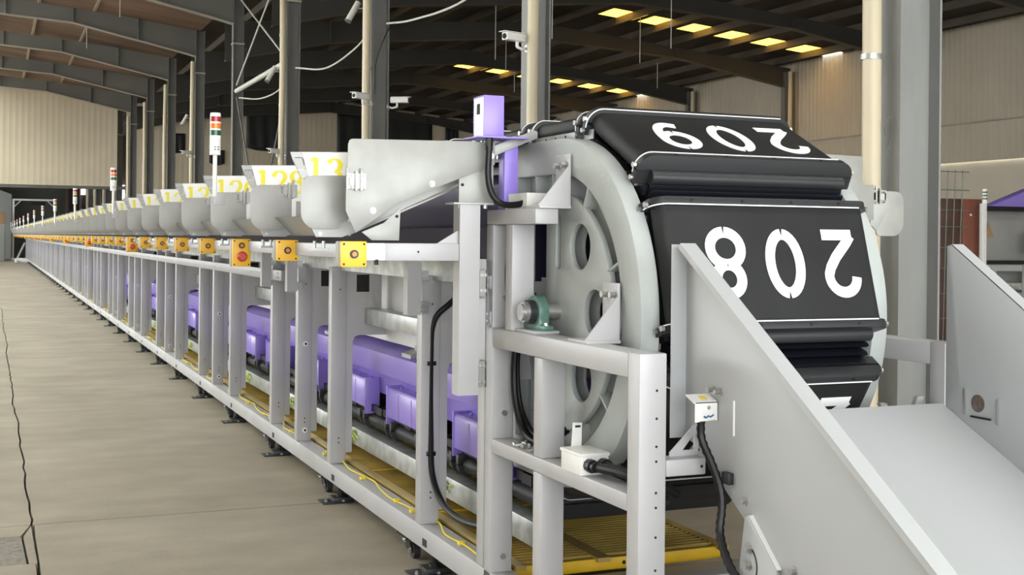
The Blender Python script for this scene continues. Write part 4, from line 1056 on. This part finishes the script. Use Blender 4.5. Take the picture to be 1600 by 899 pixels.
# tarps and hung sheets on the back wall
def tarp(x0, x1, z0, z1, label):
    m = MB(); nx, nz = 14, 8; vs = []
    rr = random.Random(int(x0 * 10)); ph = rr.random() * 6
    for i in range(nx + 1):
        for j in range(nz + 1):
            u, v = i / nx, j / nz
            vs.append((x0 + (x1 - x0) * u, 57.975 - .03 * (1 + math.sin(u * 19 + ph + v)) * (1 - .6 * v), z0 + (z1 - z0) * v - .12 * math.sin(u * PI) * (1 - v)))
    n = nz + 1
    m.add(vs, [[i * n + j, (i + 1) * n + j, (i + 1) * n + j + 1, i * n + j + 1] for i in range(nx) for j in range(nz)])
    o = m.build('hung_tarp', M['tarp'], None, 0, 80); tag(o, label, 'tarp', 'black tarps on the back wall')
    md = o.modifiers.new('t', 'SOLIDIFY'); md.thickness = .02
tarp(11.0, 12.75, 5.65, 7.55, 'narrow black tarp hung left of the fourth column'); tarp(15.35, 17.4, 5.5, 7.55, 'black tarp hung behind the third column, left part')
tarp(17.5, 20.2, 5.5, 7.5, 'black tarp hung behind the third column, right part'); tarp(20.9, 21.6, 5.4, 7.1, 'narrow black tarp near the right corner of the back wall')
tarp(8.55, 9.0, 6.3, 7.0, 'small dark flap between the sixth and seventh columns'); tarp(9.3, 10.0, 4.9, 5.5, 'small dark flap low on the back wall'); tarp(7.4, 8.2, 5.4, 6.2, 'small dark flap beside the seventh column')
# gantry at the far end
gt = thing('gantry', 'white square gantry frame spanning the far end of the machine', 'frame', (1.2, 77, 0))
for x in (0, 2.25): MB().box(x - .05, x + .05, -.05, .05, 0, 3.45).build('leg', M['whitepaint'], gt, 0, 0)
MB().box(-.05, 2.3, -.05, .05, 3.45, 3.55).build('beam', M['whitepaint'], gt, 0, 0)
b = MB(); b.tube([(0, 0, 3.05), (.4, 0, 3.45)], .03, 6); b.tube([(2.25, 0, 3.05), (1.85, 0, 3.45)], .03, 6); b.build('knee_brace', M['whitepaint'], gt)
MB().box(.9, 1.7, -.2, .2, 3.2, 3.4).build('scanner_head', M['dark'], gt, .02)
cb = thing('grey_cabinet', 'tall pale grey cabinet standing at the far left edge', 'cabinet', (.1, 74, 0))
MB().box(-1.0, .62, -.4, .4, 0, 2.05).build('body', M['cabinet'], cb, .01); MB().box(-.98, .60, -.42, -.4, .05, 2.0).build('door', M['cabinet'], cb, .005)
wd = MB().box(-.8, .75, 75.5, 77, 0, 2.75).build('stacked_crate', M['wood'], None, .02); tag(wd, 'brown crate stacked behind the grey cabinet at the far left', 'crate')
rk = MB().prism([(-1.2, 0), (1.15, 0), (1.15, 3.9), (-.2, 4.4), (-1.2, 4.4)], 'y', 80.3, 81.5).build('grey_machine', M['cabinet'], None, .02); tag(rk, 'dim grey sloped-top machine housing behind the crate at the far left', 'machine')
bg_ = thing('loose_bag', 'small white bag lying on the floor by the far end of the frame', 'bag', (1.5, 69.5, 0))
MB().tube(spline([(-.3, 0, .07), (-.1, .05, .13), (.15, 0, .1), (.35, .02, .06)], 6), .12, 10).build('bag', M['white'], bg_)
stn = thing('floor_stand', 'white steel stand with a leaning strut at the far end of the frame', 'stand', (1.3, 75.8, 0))
MB().box(-.2, .55, -.2, .2, 0, .12).build('base', M['whitepaint'], stn, .01); MB().tube([(.1, 0, .1), (.5, 0, 1.0)], .06, 6).build('strut', M['whitepaint'], stn)

# right background: rust door panel, mesh fence, second machine, its signal pole
def rayp(px, yy):
    a = (px - 800) / F_PX; c, s_ = math.cos(YAW), math.sin(YAW); d = ((s_ + a * c), (c - a * s_)); return d[0] / d[1] * yy
rx0, rx1 = rayp(1470, 12.0), rayp(1533, 12.0)
rd = thing('rust_panel', 'rust-red sheet door panel behind the wire mesh at right', 'panel', ((rx0 + rx1) / 2, 12.0, 0)); ww = (rx1 - rx0) / 2
MB().box(-ww, -.02, 0, .04, 0, 2.06).build('leaf', M['rustdk'], rd, .004); MB().box(-.005, ww, -.03, .03, 0, 2.06).build('leaf', M['rust'], rd, .006)
MB().cyl((.12, -.04, 1.86), (.12, -.03, 1.86), .015, 10).build('knob', M['white'], rd)
mf = thing('mesh_fence', 'green wire mesh panel standing beside the grey column at right', 'fence', (rayp(1485, 11.5), 11.5, 0)); fx0, fx1 = rayp(1462, 11.5) - rayp(1485, 11.5), rayp(1508, 11.5) - rayp(1485, 11.5)
for i in range(4):
    x = fx0 + (fx1 - fx0) * (i + .3) / 4; MB().tube([(x - .03, 0, 0), (x, 0, 1.3), (x + .03, 0, 2.38)], .006, 6).build('upright_wire', M['mesh'], mf)
for z in (.3, .6, .9, 1.2, 1.45, 1.7, 1.9, 2.14, 2.36): MB().cyl((fx0, 0, z), (fx1 + .05, 0, z), .006, 6).build('cross_wire', M['mesh'], mf)
pl = thing('signal_pole', 'white pole with a striped light on top beside the rust-red panel', 'signal light', (rayp(1536, 11.8), 11.8, 0))
MB().box(-.035, .03, -.03, .03, 0, 2.0).build('pole', M['white'], pl, .004)
MB().cyl((.02, 0, 2.0), (.02, 0, 2.18), .03, 14).build('light_body', M['white'], pl)
r = MB()
for z in (2.05, 2.09, 2.13): r.cyl((.02, 0, z), (.02, 0, z + .02), .031, 14)
r.build('dark_lens', M['lensg'], pl)
MB().prism([(.04, 1.58), (.17, 1.58), (.07, 1.78)], 'y', -.01, 0).build('warning_triangle', M['wood'], pl, 0)
ox = rayp(1542, 13.0)
om = thing('second_sorter', 'second grey sorting machine with purple top at the right edge', 'machine', (ox, 13.0, 0))
MB().prism([(0, .95), (0, 1.12), (.0, 2.0), (.55, 2.0), (1.9, 2.35), (1.9, .95)], 'y', .3, .34).build('side_sheet', M['sheet2'], om, .002)
MB().prism([(.15, 2.02), (.9, 2.28), (2.0, 2.45), (2.0, 2.02)], 'y', .1, .28).build('purple_guard', M['purple'], om, .004)
MB().box(-.05, 2.0, .05, .3, 1.96, 2.02).build('black_rail', M['blackp'], om, .003)
MB().prism(rrect(.78, 1.25, 1.35, 1.68, .06), 'y', -.02, 0).build('flap', M['white'], om, .002)
for z, h_, m in ((1.22, .05, 'dark'), (1.12, .09, 'frame'), (.86, .1, 'zinc'), (.70, .12, 'zinc'), (.42, .08, 'frame'), (.15, .1, 'frame')): MB().box(-.05, 2.0, -.02, .03, z, z + h_).build('rail', M[m], om, .003)
for x in (.05, .62, .75, 1.5): MB().box(x, x + .07, -.06, -.02, 0, 1.2).build('post', M['frame'], om, .003)
MB().box(0, 2.0, .35, .4, 0, .95).build('back_panel', M['cabinet'], om, 0)
